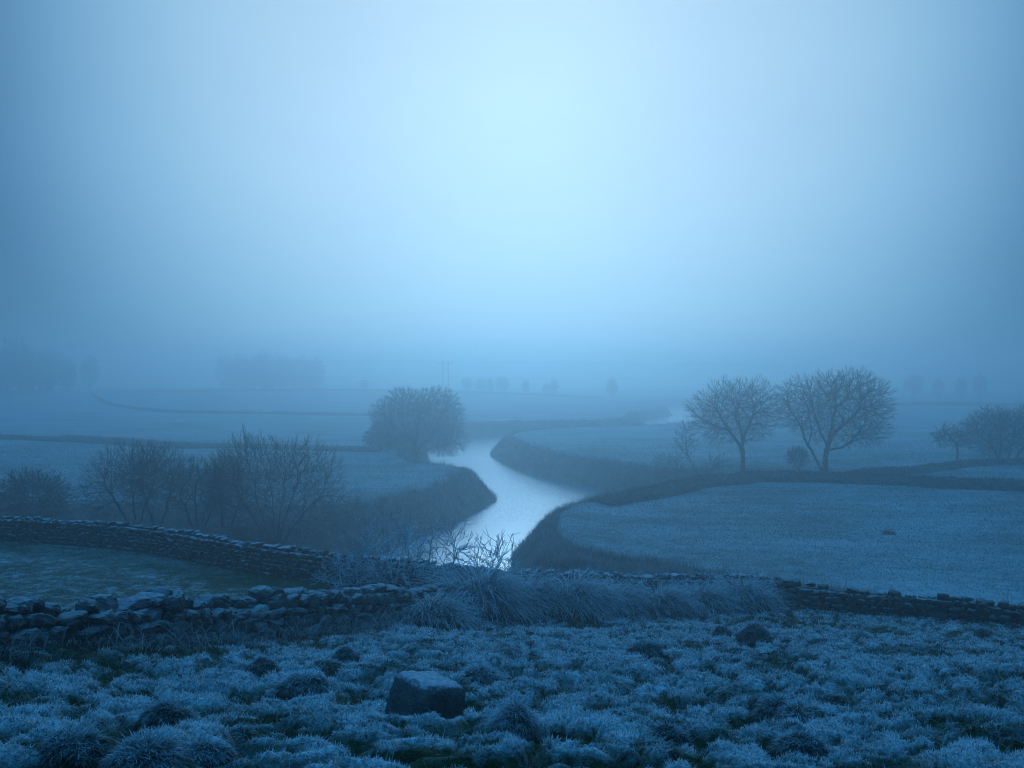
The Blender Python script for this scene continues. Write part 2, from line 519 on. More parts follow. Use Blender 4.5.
def frost_amount(x, y):
    """how much hoar frost lies on the turf (0..1)"""
    hill = smooth((foot_y(x) - y) / .5)
    patch = fbm(x / 1.9, y / 1.9, 31, 3)
    fg = .66 - .62 * smooth((patch - .20) / .25) + .25 * gnoise(x / .5, y / .5, 33)
    d1 = path_dist(x, y, WALL_FAR); d2 = path_dist(x, y, WALL_NEAR)
    wy = np.interp(x, _near_wall_x[0], _near_wall_x[1], left=_near_wall_x[1][0], right=99)
    zl = (y > wy)
    left = .46 + .15 * fbm(x / 4, y / 1.8, 35, 4) - .62 * smooth((3.2 - d1) / 2.0) - .16 * smooth((.1 + fbm(x / 7, y / 3, 36, 3)) / .6)
    hillf = np.where(zl, left, fg - .55 * smooth((2.3 - d2) / 1.6) * (x < -2.5))
    drill = .02 * np.sin((y + .12 * x + 1.2 * gnoise(x / 25, y / 25, 37)) * 2 * np.pi / 2.9)
    field = .29 + .20 * fbm(x / 9, y / 4, 34, 3) + drill * smooth((y - 45) / 10)
    return np.clip(hillf * hill + field * (1 - hill), 0, 1)

HILL = smooth((foot_y(GX) - GY) / .5); RG = rough_mask(GX, GY, SD); FRA = frost_amount(GX, GY)
nr = len(ys)
idx = (np.arange(nr - 1)[:, None] * NC + np.arange(NC - 1)[None, :]).ravel()
quads = np.stack([idx, idx + 1, idx + NC + 1, idx + NC], 1)
me = mesh_from(np.stack([GX.ravel(), GY.ravel(), GZ.ravel()], 1), quads, None, {"frost": (FRA * (1 - HILL * (1 - (.03 + .62 * clod_frost_shade(GX, GY))))).ravel(), "rough": RG.ravel()}, True, "ground")  # clod sides and hollows carry painted self-shade, heads carry frost
ground = tag(link("ground", me, M_terrain), kind="structure")

# river: one level sheet, the banks cut its outline
wx = np.linspace(-140, 130, 90); wy_ = np.linspace(46, 440, 130)
WX, WY = np.meshgrid(wx, wy_)
keep = river_sd(WX, WY) < 9
sh = WX.shape; ii = np.arange(WX.size).reshape(sh)
qk = keep[:-1, :-1] | keep[1:, :-1] | keep[:-1, 1:] | keep[1:, 1:]
q = np.stack([ii[:-1, :-1][qk], ii[:-1, 1:][qk], ii[1:, 1:][qk], ii[1:, :-1][qk]], 1)
used, inv = np.unique(q, return_inverse=True)
Vw = np.stack([WX.ravel(), WY.ravel(), np.zeros(WX.size)], 1)[used]
river = tag(link("river", mesh_from(Vw, inv.reshape(-1, 4), None, None, True, "river"), M_water), kind="structure")

# ------------------------------------------------------------------ haze
def haze_box():
    x0, x1, y0, y1, z0, z1 = -790, 790, -70, 960, -2.2, 24.0
    v = [(x, y, z) for z in (z0, z1) for y in (y0, y1) for x in (x0, x1)]
    f = [(0, 2, 3, 1), (4, 5, 7, 6), (0, 1, 5, 4), (2, 6, 7, 3), (0, 4, 6, 2), (1, 3, 7, 5)]
    m = bpy.data.materials.new("haze"); m.use_nodes = True
    n, l = m.node_tree.nodes, m.node_tree.links; n.clear()
    o = n.new("ShaderNodeOutputMaterial"); p = n.new("ShaderNodeVolumePrincipled")
    p.inputs["Color"].default_value = FOG_COLOR + (1,)
    p.inputs["Density"].default_value = FOG_DENSITY
    p.inputs["Anisotropy"].default_value = FOG_G
    l.new(p.outputs[0], o.inputs["Volume"])
    try: m.cycles.homogeneous_volume = True
    except Exception: pass
    return tag(link("haze", mesh_from(np.array(v), np.array(f), None, None, False, "haze"), m), kind="stuff")
haze_box()

# ------------------------------------------------------------------ dry stone walls
def cube_sphere(k):
    """verts and quads of a cube with k x k faces per side"""
    g = np.linspace(-1, 1, k + 1); V = []; Q = []
    for ax in range(3):
        for s in (-1, 1):
            base = len(V)
            for a in g:
                for b in g:
                    p = [0, 0, 0]; p[ax] = s; p[(ax + 1) % 3] = a; p[(ax + 2) % 3] = b; V.append(p)
            for i in range(k):
                for j in range(k):
                    q = [base + i * (k + 1) + j, base + (i + 1) * (k + 1) + j, base + (i + 1) * (k + 1) + j + 1, base + i * (k + 1) + j + 1]
                    Q.append(q if s > 0 else q[::-1])
    V = np.array(V, float)
    key = np.round(V * 1000).astype(int); u_, first, inv_ = np.unique(key, axis=0, return_index=True, return_inverse=True)
    return V[first], inv_.ravel()[np.array(Q)]

CS3 = cube_sphere(3); CS4 = cube_sphere(5)

def stone(soup, c, size, ang, tilt, rng, base, power=3.6):
    V, Q = base
    n = (np.abs(V) ** power).sum(1) ** (1 / power)
    P = V / n[:, None]
    for _ in range(6):                                   # knock irregular facets off
        d = rng.normal(size=3); d /= np.linalg.norm(d)
        h = P @ d; lim = rng.uniform(.55, .95)
        P = P - np.maximum(h - lim, 0)[:, None] * d * .85
    P = P * (1 + .05 * rng.normal(size=(len(P), 1)))
    P = P * np.array(size) / 2
    ct, st = math.cos(tilt), math.sin(tilt)
    P = np.stack([P[:, 0] * ct - P[:, 2] * st, P[:, 1], P[:, 0] * st + P[:, 2] * ct], 1)
    ca, sa = math.cos(ang), math.sin(ang)
    P = np.stack([P[:, 0] * ca - P[:, 1] * sa, P[:, 0] * sa + P[:, 1] * ca, P[:, 2]], 1)
    soup.add(P + np.array(c), Q, None, np.full(len(P), rng.rand()))

def sample_path(pts, step):
    P = catmull(pts, 12, False); seg = np.hypot(*(P[1:] - P[:-1]).T); s = np.concatenate([[0], np.cumsum(seg)])
    t = np.arange(0, s[-1], step)
    x = np.interp(t, s, P[:, 0]); y = np.interp(t, s, P[:, 1])
    return x, y, t, s[-1]

def path_fn(pts):
    P = catmull(pts, 12, False); seg = np.hypot(*(P[1:] - P[:-1]).T); s = np.concatenate([[0], np.cumsum(seg)])
    def f(t):
        x = np.interp(t, s, P[:, 0]); y = np.interp(t, s, P[:, 1])
        x2 = np.interp(t + .05, s, P[:, 0]); y2 = np.interp(t + .05, s, P[:, 1])
        x1 = np.interp(t - .05, s, P[:, 0]); y1 = np.interp(t - .05, s, P[:, 1])
        return x, y, math.atan2(y2 - y1, x2 - x1)
    return f, s[-1]

def dry_wall(label, pts, h_of, sw, shh, thick, mat, seed, base, cap=(1.25, 1.1), cap_gap=0.0, both=True):
    rng = np.random.RandomState(seed)
    f, L = path_fn(pts)
    x0, y0, _ = f(L / 2)
    root = empty("drystone_wall", (x0, y0, gz(x0, y0, False)))
    org = np.array(root.location)
    body, cope, core = Soup(), Soup(), Soup()
    # rubble core, kept inside the stones
    n = max(8, int(L / .5)); ts = np.linspace(0, L, n); ring = []
    for t in ts:
        x, y, a = f(t); z = gz(x, y, False); h = h_of(t / L) * .86
        nx, ny = -math.sin(a), math.cos(a); w = thick * .30
        for s_, zz in ((-1, -.25), (-1, h), (1, h), (1, -.25)):
            ring.append((x + nx * w * s_, y + ny * w * s_, z + zz))
    qs = []
    for i in range(n - 1):
        for k in range(4):
            a_, b_ = i * 4 + k, i * 4 + (k + 1) % 4
            qs.append((a_, b_, b_ + 4, a_ + 4))
    core.add(np.array(ring), np.array(qs + [(3, 2, 1, 0), tuple((n - 1) * 4 + k for k in range(4))]))
    for side in ((-1, 1) if both else (-1,)):
        z_off = -.05
        row = 0
        while True:
            hh = shh * rng.uniform(.75, 1.3)
            t = rng.uniform(0, sw)
            any_ = False
            while t < L:
                w = sw * rng.choice([.5, .75, 1.0, 1.3, 1.7], p=[.2, .25, .25, .2, .1]) * rng.uniform(.85, 1.15)
                x, y, a = f(min(t + w / 2, L)); htop = h_of((t + w / 2) / L)
                if z_off + hh * .5 < htop:
                    any_ = True
                    z = gz(x, y, False)
                    nx, ny = -math.sin(a), math.cos(a)
                    batter = thick * (.30 - .06 * (z_off / max(htop, .1))) + rng.normal() * .02
                    sz = (w * 1.02, thick * .5, hh * rng.uniform(.95, 1.25))
                    stone(body, (x + nx * batter * side, y + ny * batter * side, z + z_off + hh / 2), sz, a + rng.normal() * .10, rng.normal() * .10, rng, base)
                t += w * .97
            z_off += hh * .93; row += 1
            if not any_ or row > 24: break
    t = 0.0
    while t < L:                                            # coping of bigger loose stones
        w = sw * cap[0] * rng.uniform(.6, 1.35); hh = shh * cap[1] * rng.uniform(.7, 1.45)
        x, y, a = f(min(t + w / 2, L)); z = gz(x, y, False) + h_of((t + w / 2) / L)
        if rng.rand() > cap_gap:
            stone(cope, (x + rng.normal() * .03, y + rng.normal() * .03, z + hh * .28), (w * 1.04, thick * rng.uniform(.55, .9), hh), a + rng.normal() * .25, rng.normal() * .16, rng, base, 2.7)
        t += w * .96
    link("core", core.mesh("core", False, org), M_stone_dark, root)
    link("stonework", body.mesh("stonework", False, org), mat, root)
    link("coping", cope.mesh("coping", False, org), mat, root)
    return tag(root, label, "stone wall")

def h_near(s):
    return float(np.interp(s, [0, .15, .3, .5, .62, .8, 1], [.50, .52, .58, .68, .72, .73, .8])) + .05 * math.sin(s * 37) + .03 * math.sin(s * 91)
def h_far(s):
    return float(np.interp(s, [0, .25, .5, .7, .8, 1], [.72, .80, .92, .92, .82, .75])) + .03 * math.sin(s * 60) + .02 * math.sin(s * 143)
def h_low(s):
    return float(np.interp(s, [0, .05, .2, .5, .7, 1], [.66, .62, .58, .48, .52, .40])) + .06 * math.sin(s * 31) + .03 * math.sin(s * 83)

dry_wall("rough stone wall of big loose stones in the left foreground, half sunk in frosted grass", WALL_NEAR, h_near, .31, .20, .55, M_stone, 3, CS4, (1.0, 1.0), .12)
dry_wall("long dark stone wall with a frosted top running across below the bare trees", WALL_FAR, h_far, .25, .16, .5, M_stone_dark, 4, CS3, (.9, .8), .15)
dry_wall("low dark mossy stone wall running down to the right edge below the big field", WALL_LOW, h_low, .28, .17, .5, M_stone_moss, 5, CS3, (1.2, 1.0), .2)

# ------------------------------------------------------------------ boulder
def boulder(label, px, d, size, yaw, roll, seed):
    V, Q = cube_sphere(28)
    n = (np.abs(V) ** 7).sum(1) ** (1 / 7); P = V / n[:, None]
    for dvec, lim in (((1, -1, .35), 1.42), ((-1, -1, 1), 1.55), ((1, 1, 1), 1.5), ((-.2, -1, 1), 1.30), ((1, -.1, 1), 1.28), ((-1, .3, -.5), 1.35), ((-1, -.2, .8), 1.34)):
        dv = np.array(dvec, float); dv /= np.linalg.norm(dv)
        P = P - np.maximum(P @ dv - lim, 0)[:, None] * dv * .95
    nz = fbm(P[:, 0] * 1.5 + P[:, 2] * 1.1, P[:, 1] * 1.5 - P[:, 2] * .7, seed, 4)
    nz2 = fbm(P[:, 0] * 5 + P[:, 2] * 3, P[:, 1] * 5 - P[:, 2] * 2, seed + 3, 3); P = P * (1 + .085 * nz[:, None] + .030 * nz2[:, None])
    P = P * np.array(size) / 2
    P[:, :2] *= (1 - .10 * P[:, 2:] / size[2])
    m = Euler((0, roll, 0)).to_matrix() @ Euler((R(-5), 0, yaw)).to_matrix()
    P = P @ np.array(m).T
    x, y = at_depth(px, d); z = gz(x, y)
    s = Soup(); s.add(P, Q)
    o = link("boulder", s.mesh("boulder", True), M_boulder)
    o.location = (x, y, z + size[2] * .14)
    return tag(o, label, "boulder")
boulder("square dark boulder with a frosted sloping top lying in the foreground grass", 425, 7.72, (.47, .45, .48), R(44), R(17), 5)

# ------------------------------------------------------------------ bare trees
def grow(tips, trunks, rng, jitter=.16, trop=(0, 0, .1), frac=.30):
    """trunks are polylines; every tip hangs on the nearest trunk node and the tips are gathered into forking limbs"""
    pos = []; par = []; cand = []; cdir = []
    trop = np.array(trop)
    root = np.array([0, 0, -.35]); pos.append(root); par.append(-1)
    for tr in trunks:
        P = np.array(tr, float); seg = np.linalg.norm(P[1:] - P[:-1], axis=1); s = np.concatenate([[0], np.cumsum(seg)])
        Pc = catmull3(P); seg = np.linalg.norm(Pc[1:] - Pc[:-1], axis=1); s = np.concatenate([[0], np.cumsum(seg)])
        n = max(4, int(s[-1] / .3) + 1); t = np.linspace(0, s[-1], n)
        pts = np.stack([np.interp(t, s, Pc[:, k]) for k in range(3)], 1)
        if P[0, 2] <= .06: prev = 0
        else: prev = int(np.linalg.norm(np.array(pos) - P[0], axis=1).argmin()); pts = pts[1:]
        for k, p in enumerate(pts):
            q = p + (rng.normal(size=3) * .03 if 0 < k else 0)
            pos.append(q); par.append(prev); d = q - pos[prev]; prev = len(pos) - 1
            if k >= len(pts) * .55: cand.append(prev); cdir.append(d / (np.linalg.norm(d) + 1e-9))
    A = np.array(tips); C = np.array([pos[i] for i in cand]); CD = np.array(cdir)
    v = A[:, None] - C[None]; dist = np.linalg.norm(v, axis=2)
    cosang = (v * CD[None]).sum(2) / (dist + 1e-9)
    own = (dist * (1.25 - .30 * cosang)).argmin(1)
    def put(p, parent):
        pos.append(np.array(p)); par.append(parent); return len(pos) - 1
    def unit(v_): return v_ / (np.linalg.norm(v_) + 1e-9)
    stack = [(cand[j], CD[j], A[own == j]) for j in range(len(cand)) if (own == j).any()]
    while stack:
        node, d, T = stack.pop()
        p = pos[node]; c = T.mean(0); to = c - p; L = np.linalg.norm(to)
        if len(T) == 1 or L < .12:
            for tip in T:
                q = tip - p; l = np.linalg.norm(q)
                if l < .04: continue
                m1 = p + .5 * l * unit(.55 * d + unit(q) + rng.normal(size=3) * jitter * .6)
                put(tip, put(m1, node))
            continue
        step = L * frac * rng.uniform(.7, 1.3)
        dn = unit(.75 * d + .8 * unit(to) + rng.normal(size=3) * jitter + trop)
        n1 = put(p + dn * step * .5, node)
        dn2 = unit(dn + .35 * unit(c - pos[n1]) + rng.normal(size=3) * jitter * .5)
        n2 = put(pos[n1] + dn2 * step * .5, n1)
        q = T - pos[n2]; q = q / (np.linalg.norm(q, axis=1)[:, None] + 1e-9)
        i0 = rng.randint(len(T)); i1 = ((q - q[i0]) ** 2).sum(1).argmax()
        c0, c1 = q[i0], q[i1]
        for _ in range(3):
            g = ((q - c0) ** 2).sum(1) < ((q - c1) ** 2).sum(1)
            if g.all() or not g.any(): break
            c0, c1 = q[g].mean(0), q[~g].mean(0)
        if g.all() or not g.any(): g = np.arange(len(T)) % 2 == 0
        for grp in (T[g], T[~g]):
            stack.append((n2, dn2, grp))
    return np.array(pos), np.array(par)

def catmull3(P, n=6):
    out = []; m = len(P)
    for i in range(m - 1):
        p0, p1, p2, p3 = P[max(i - 1, 0)], P[i], P[i + 1], P[min(i + 2, m - 1)]
        for t in np.linspace(0, 1, n, endpoint=False):
            out.append(.5 * ((2 * p1) + (-p0 + p2) * t + (2 * p0 - 5 * p1 + 4 * p2 - p3) * t * t + (-p0 + 3 * p1 - 3 * p2 + p3) * t ** 3))
    out.append(P[-1]); return np.array(out)

def crown_points(ells, n, rng):
    """evenly spread twig ends in a union of ellipsoids"""
    out = []
    vol = np.array([e[1][0] * e[1][1] * e[1][2] for e in ells]); vt = vol.sum(); vol = vol / vt
    dmin = .80 * (vt * 4.19 / n) ** (1 / 3)
    for (c, r), w in zip(ells, vol):
        k = int(n * w * 7) + 7
        d = rng.normal(size=(k, 3)); d /= np.linalg.norm(d, axis=1)[:, None]
        rad = rng.uniform(.05, 1, k) ** (1 / 2.9)
        lump = 1 + .05 * np.sin(d[:, 0] * 5 + d[:, 2] * 4 + c[0]) + .04 * np.sin(d[:, 1] * 7 + d[:, 2] * 9)
        out.append(np.array(c) + d * (rad * lump)[:, None] * np.array(r))
    P = np.concatenate(out); rng.shuffle(P)
    keep = np.empty((len(P), 3)); m = 0
    for p in P:
        if m == 0 or ((keep[:m] - p) ** 2).sum(1).min() > dmin * dmin:
            keep[m] = p; m += 1
    return keep[:m].copy()

def add_twigs(pos, par, rng, per_tip, length, spread, up=.15, lateral=.25, droop=0.0):
    n = len(pos); kids = np.zeros(n, int); np.add.at(kids, par[par >= 0], 1)
    tips = np.where((kids == 0) & (par >= 0))[0]; ctr = pos[tips].mean(0) * np.array([1, 1, .62])
    lat = np.where((kids == 1) & (par >= 0) & (rng.rand(n) < lateral))[0]
    P = [pos]; Q = [par]; b = n
    src = np.concatenate([np.repeat(tips, per_tip), lat])
    d = pos[src] - pos[par[src]]; d /= np.linalg.norm(d, axis=1)[:, None] + 1e-9
    for lvl in range(2):
        rad_ = pos[src] - ctr; rad_ /= np.linalg.norm(rad_, axis=1)[:, None] + 1e-9
        dd = d * .8 + rad_ * .45 + rng.normal(size=d.shape) * spread + np.array([0, 0, up - droop * lvl])
        dd /= np.linalg.norm(dd, axis=1)[:, None]
        new = (P[0][src] if lvl == 0 else new) + dd * (length * rng.uniform(.5, 1.1, len(src)))[:, None] * (.6 if lvl else .5)
        P.append(new); Q.append(src if lvl == 0 else np.arange(b, b + len(src)))
        if lvl == 0: first = b
        else: pass
        b += len(new); d = dd
    # level-1 twigs hang on the level-0 ones
    Q[2] = np.arange(first, first + len(src))
    # side twiglets
    new2 = P[1] + (d + rng.normal(size=d.shape) * spread * 1.6) * length * .38
    P.append(new2); Q.append(np.arange(first, first + len(src)))
    return np.concatenate(P), np.concatenate(Q)

def radii(pos, par, r_tip, r_trunk, e=2.3):
    n = len(pos); w = np.zeros(n); order = np.arange(n)[::-1]
    kids = np.zeros(n, int); np.add.at(kids, par[par >= 0], 1)
    # children always have a larger index than their parent
    for i in order:
        if kids[i] == 0: w[i] = 1
        if par[i] >= 0: w[par[i]] += w[i]
    r = w ** (1 / e)
    return r_tip + (r - 1) / max(r.max() - 1, 1e-6) * (r_trunk - r_tip)

def frusta(soup, a, b, ra, rb, k):
    if len(a) == 0: return
    d = b - a; L = np.linalg.norm(d, axis=1)[:, None] + 1e-9; d = d / L
    ref = np.where(np.abs(d[:, 2:3]) > .9, np.array([[1, 0, 0.]]), np.array([[0, 0, 1.]]))
    u_ = np.cross(d, ref); u_ /= np.linalg.norm(u_, axis=1)[:, None]; v_ = np.cross(d, u_)
    th = np.arange(k) * 2 * np.pi / k
    ring = np.cos(th)[None, :, None] * u_[:, None] + np.sin(th)[None, :, None] * v_[:, None]
    b = b + d * np.minimum(L * .15, rb[:, None] * .6)
    V = np.concatenate([a[:, None] + ring * ra[:, None, None], b[:, None] + ring * rb[:, None, None]], 1)
    base = (np.arange(len(a)) * 2 * k)[:, None]
    q = np.concatenate([base + np.array([[i, (i + 1) % k, k + (i + 1) % k, k + i]]) for i in range(k)])
    soup.add(V.reshape(-1, 3), q)

def tree_meshes(trunks, ells, n_tips, seed, r_tip, r_trunk, split=.045, per_tip=3, tw_len=.55, tw_spread=.27, trop=(0, 0, .08),
                zmin=None, lateral=.35, up=.12, droop=0.0, e=2.3, jitter=.09, frac=.27):
    rng = np.random.RandomState(seed)
    A = crown_points(ells, n_tips, rng)
    if zmin is not None: A = A[A[:, 2] > zmin]
    pos, par = grow(A, trunks, rng, jitter, trop, frac)
    pos, par = add_twigs(pos, par, rng, per_tip, tw_len, tw_spread, up, lateral, droop)
    r = radii(pos, par, r_tip, r_trunk, e)
    zf = np.clip(1 - pos[:, 2] / .8, 0, 1); r = r * (1 + .45 * zf ** 2 * (r > split))       # flare at the foot
    i = np.where(par >= 0)[0]; p = par[i]
    ra = np.minimum(r[p], r[i] * 1.25); rb = r[i]
    tk, cr, tw = Soup(), Soup(), Soup()
    big = rb >= split; mid = (~big) & (rb > r_tip * 2.6); sm = (~big) & ~mid
    frusta(tk, pos[p[big]], pos[i[big]], ra[big], rb[big], 8)
    frusta(cr, pos[p[mid]], pos[i[mid]], ra[mid], rb[mid], 5)
    frusta(tw, pos[p[sm]], pos[i[sm]], ra[sm], rb[sm], 3)
    return tuple(q.mesh(nm, sh_) if q.n else None for q, nm, sh_ in ((tk, "trunk", True), (cr, "crown", True), (tw, "twigs", False)))

def plant(name, label, cat, x, y, meshes, twig, group=None, rot=0, scale=1, sink=.08, kind=None):
    root = empty(name, (x, y, gz(x, y) - sink)); root.rotation_euler.z = rot; root.scale = (scale,) * 3
    tk, cr, tw = meshes
    first = lambda me_, m_: None if me_.materials else m_
    is_tree = cat == "tree"
    if tk: link("trunk" if is_tree else "stem", tk, first(tk, M_bark), root)
    c = link("crown" if is_tree else "branches", cr, first(cr, M_bark if twig is M_twig else twig), root) if cr else root
    if tw: link("twigs", tw, first(tw, twig), c)
    return tag(root, label, cat, group, kind)

# the two big trees on the dike, right of the river (0.104 m per pixel there)
x, y = at_depth(744, 103.5)
plant("bare_tree", "single-trunked bare tree on the dike, left of the larger forked tree", "tree", x, y,
      tree_meshes([[(0, 0, 0), (-.1, 0, 1.3), (-.2, 0, 2.5)], [(-.2, 0, 2.5), (-1.0, .1, 3.6), (-1.8, .2, 4.6)], [(-.2, 0, 2.5), (-.2, -.1, 3.6), (-.6, -.4, 5.0)], [(-.2, 0, 2.5), (.1, .1, 3.8), (.7, 0, 5.2)]],
                  [((-1.0, 0, 6.0), (4.4, 3.8, 3.4)), ((.9, 0, 6.4), (2.6, 3.0, 3.1))], 1000, 41, .0075, .24, zmin=3.0, tw_len=.9, per_tip=3), M_twig)
x, y = at_depth(823, 103.5)
plant("bare_tree", "largest bare tree on the dike, forked from the ground with a leaning second trunk", "tree", x, y,
      tree_meshes([[(.2, 0, 0), (.35, 0, 1.8), (.8, .1, 3.6), (1.0, 0, 5.6)], [(0, -.05, 0), (-1.0, 0, 1.9), (-1.7, .1, 3.2), (-2.1, .2, 4.4)], [(-1.5, .1, 2.8), (-1.2, .1, 3.8), (-1.2, .2, 4.8)],
                   [(.8, .1, 3.6), (1.9, .3, 4.6), (3.0, .4, 5.5)], [(.45, 0, 2.2), (1.3, -.2, 2.5), (2.1, -.3, 2.7), (3.0, -.3, 3.4)], [(.5, 0, 2.6), (-.1, .3, 4.0), (-.5, .3, 5.2)]],
                  [((2.1, 0, 6.6), (4.7, 4.4, 3.8)), ((-2.4, 0, 6.9), (2.3, 3.0, 2.8)), ((4.7, 0, 4.6), (1.9, 2.2, 1.9))], 1550, 42, .0075, .30, zmin=2.6, per_tip=3,
                  tw_len=.9, trop=(0, 0, .04), droop=.1), M_twig)
x, y = at_depth(703, 101)
plant("bare_sapling", "thin bare sapling arching left beside the single-trunked bare tree", "sapling", x, y,
      tree_meshes([[(0, 0, 0), (-.8, 0, 1.2), (-1.6, 0, 2.8), (-1.7, 0, 4.6)], [(0, .1, 0), (.6, 0, .9), (1.5, .1, 1.8)], [(0, -.1, 0), (-1.2, .2, .7), (-3.2, .3, 1.3)]],
                  [((-1.7, 0, 3.9), (1.1, .8, 1.9)), ((1.3, 0, 1.6), (1.1, .8, 1.0)), ((-3.4, 0, 1.6), (1.6, .9, .9))], 110, 43, .010, .08, .05, 3, .7), M_twig)
x, y = at_depth(799, 104)
plant("bare_bush", "small round bare bush on the dike between the two big trees", "bush", x, y,
      tree_meshes([[(0, 0, 0), (.05, 0, .5)], [(0, 0, 0), (.3, .1, .8)], [(0, 0, 0), (-.3, .1, .8)]], [((-.1, 0, 1.5), (1.05, 1.0, 1.0))], 160, 44, .011, .05, .045, 3, .4), M_twig)
# right edge
x, y = at_depth(958, 111.5)
plant("bare_tree", "slim young tree leaning left, standing alone left of the dense tree at the right edge", "tree", x, y,
      tree_meshes([[(0, 0, 0), (-.05, 0, 1.2), (-.1, 0, 2.3)], [(-.1, 0, 2.3), (-.9, 0, 3.3), (-1.4, 0, 4.0)], [(-.1, 0, 2.3), (.3, 0, 3.2)]],
                  [((-.9, 0, 3.2), (1.7, 1.1, 1.2)), ((.35, 0, 2.6), (.7, .6, .7))], 130, 45, .009, .13, .06, 3, .7), M_twig)
x, y = at_depth(1003, 114)
plant("bare_tree", "dense dome-shaped bare tree with several trunks at the right edge", "tree", x, y,
      tree_meshes([[(-.4, 0, 0), (-.7, 0, 1.1), (-1.3, 0, 2.0)], [(.6, .2, 0), (.8, .2, 1.2), (1.2, .3, 2.4)], [(1.5, 0, 0), (1.8, 0, 1.2), (2.8, .2, 2.2)], [(-.4, .1, 0), (-.2, .2, 1.4), (-.1, .2, 2.8)]],
                  [((-.6, 0, 3.6), (3.8, 3.2, 2.6)), ((2.8, 0, 3.6), (3.6, 3.2, 2.7))], 1700, 46, .0085, .20, zmin=1.0, per_tip=3, tw_len=.8, trop=(0, 0, 0)), M_twig)
# left bank of the river, middle distance
x, y = at_depth(417, 134)
plant("frosted_tree", "broad dense tree pale with frost on the left river bank", "tree", x, y,
      tree_meshes([[(0, 0, 0), (0, 0, 1.0), (-.2, 0, 2.0)], [(-.2, 0, 2.0), (-1.6, 0, 3.4)], [(0, 0, 1.2), (1.8, 0, 2.8)], [(0, 0, .8), (2.2, -.5, 1.6), (4.2, -.6, 1.9)], [(0, 0, .9), (-2.0, .4, 2.0)], [(-.2, 0, 2.0), (0, .4, 3.6)]],
                  [((-1.6, 0, 5.2), (4.3, 4.6, 3.9)), ((1.8, .3, 5.0), (4.2, 4.4, 4.3)), ((3.4, -.4, 2.6), (3.3, 2.4, 2.0)), ((-3.6, 0, 3.0), (2.2, 2.4, 1.7))], 2200, 47, .014, .30, zmin=.7, per_tip=4, tw_len=.8, trop=(0, 0, .02)), M_twig_frost_haze)
x, y = at_depth(384, 133)
plant("frosted_bush", "rounded frosted bush at the left foot of the broad frosted tree", "bush", x, y,
      tree_meshes([[(0, 0, 0), (0, 0, .6)], [(0, 0, 0), (1.0, 0, .8)], [(0, 0, 0), (-.9, .1, .8)]], [((-.2, 0, 1.6), (2.3, 1.8, 1.6)), ((1.9, -.3, 1.2), (1.6, 1.5, 1.2))], 420, 48, .022, .06, .055, 4, .5), M_twig_frost_haze)
x, y = at_depth(426, 127)
plant("frosted_bush", "small frosted bush on the bank edge below the broad frosted tree, beside the water", "bush", x, y,
      tree_meshes([[(0, 0, 0), (0, 0, .4)], [(0, 0, 0), (.5, 0, .5)], [(0, 0, 0), (-.5, .1, .5)]], [((0, 0, .7), (1.2, 1.1, .8))], 160, 49, .018, .05, .045, 3, .35), M_twig_frost_haze)

# bare trees along the near bank at left (0.066 m per pixel)
def vase(seed, h, spread, stems, lean=0.0):
    rng = np.random.RandomState(seed); tr = []
    for i in range(stems):
        a = rng.uniform(0, 6.28); q = (i - (stems - 1) / 2) / max(stems - 1, 1) * 2
        dx = q * spread * .30 + rng.normal() * .1; dy = math.sin(a) * spread * .2; k = rng.uniform(.85, 1.1)
        tr.append([(q * .12, dy * .1, 0), (q * .2 + dx * .25 + lean * .2, dy * .3, h * .18 * k), (dx * .65 + lean * .5, dy * .7, h * .36 * k), (dx + lean * .8, dy, h * .52 * k)])
    return tr
def bank_tree(px, d, top, spread, stems, n, seed, label, ells=None, lean=0.0):
    """height from the top pixel; crown ellipsoids are given as shares of the height"""
    x, y = at_depth(px, d); h = (CAMZ + ray(px, top)[2] * d) - gz(x, y)
    E = [((c[0] * h, 0, c[1] * h), (r[0] * h, r[1] * h, r[2] * h)) for c, r in (ells or [((lean, .60), (spread / 2, spread * .42, .37))])]
    return plant("bare_tree", label, "tree", x, y,
                 tree_meshes(vase(seed, h, spread * h, stems, lean * h), E, n, seed, .0048, .10, .035, 3, .80, .22, trop=(0, 0, .20), zmin=.12 * h, up=.30), M_twig)
bank_tree(134, 64, 444, .85, 3, 520, 61, "leftmost bare tree of the bank row, behind the frosted wall top", [((-.06, .60), (.46, .35, .37)), ((-.26, .42), (.40, .28, .24))])
bank_tree(157, 64.5, 444, .75, 2, 420, 62, "second bare tree of the bank row, crown merging with the leftmost one")
bank_tree(198, 62.5, 461, .75, 4, 300, 63, "short thin many-stemmed bare tree, third along the bank row")
bank_tree(227, 62.5, 454, .55, 2, 300, 64, "narrow upright bare tree tucked left of the biggest bank tree")
bank_tree(274, 60.5, 437, 1.1, 8, 1300, 65, "biggest bare tree of the bank row, fanning out wide from its foot", [((-.14, .60), (.42, .38, .40)), ((.20, .58), (.36, .35, .38)), ((.42, .38), (.32, .24, .22))])
x, y = at_depth(32, 68)
plant("bare_bush", "low round dark bush at the left edge behind the long wall", "bush", x, y,
      tree_meshes(vase(66, 3.2, 3.6, 6), [((0, 0, 1.7), (2.6, 1.8, 1.7))], 650, 66, .010, .06, .045, 3, .5), M_twig)

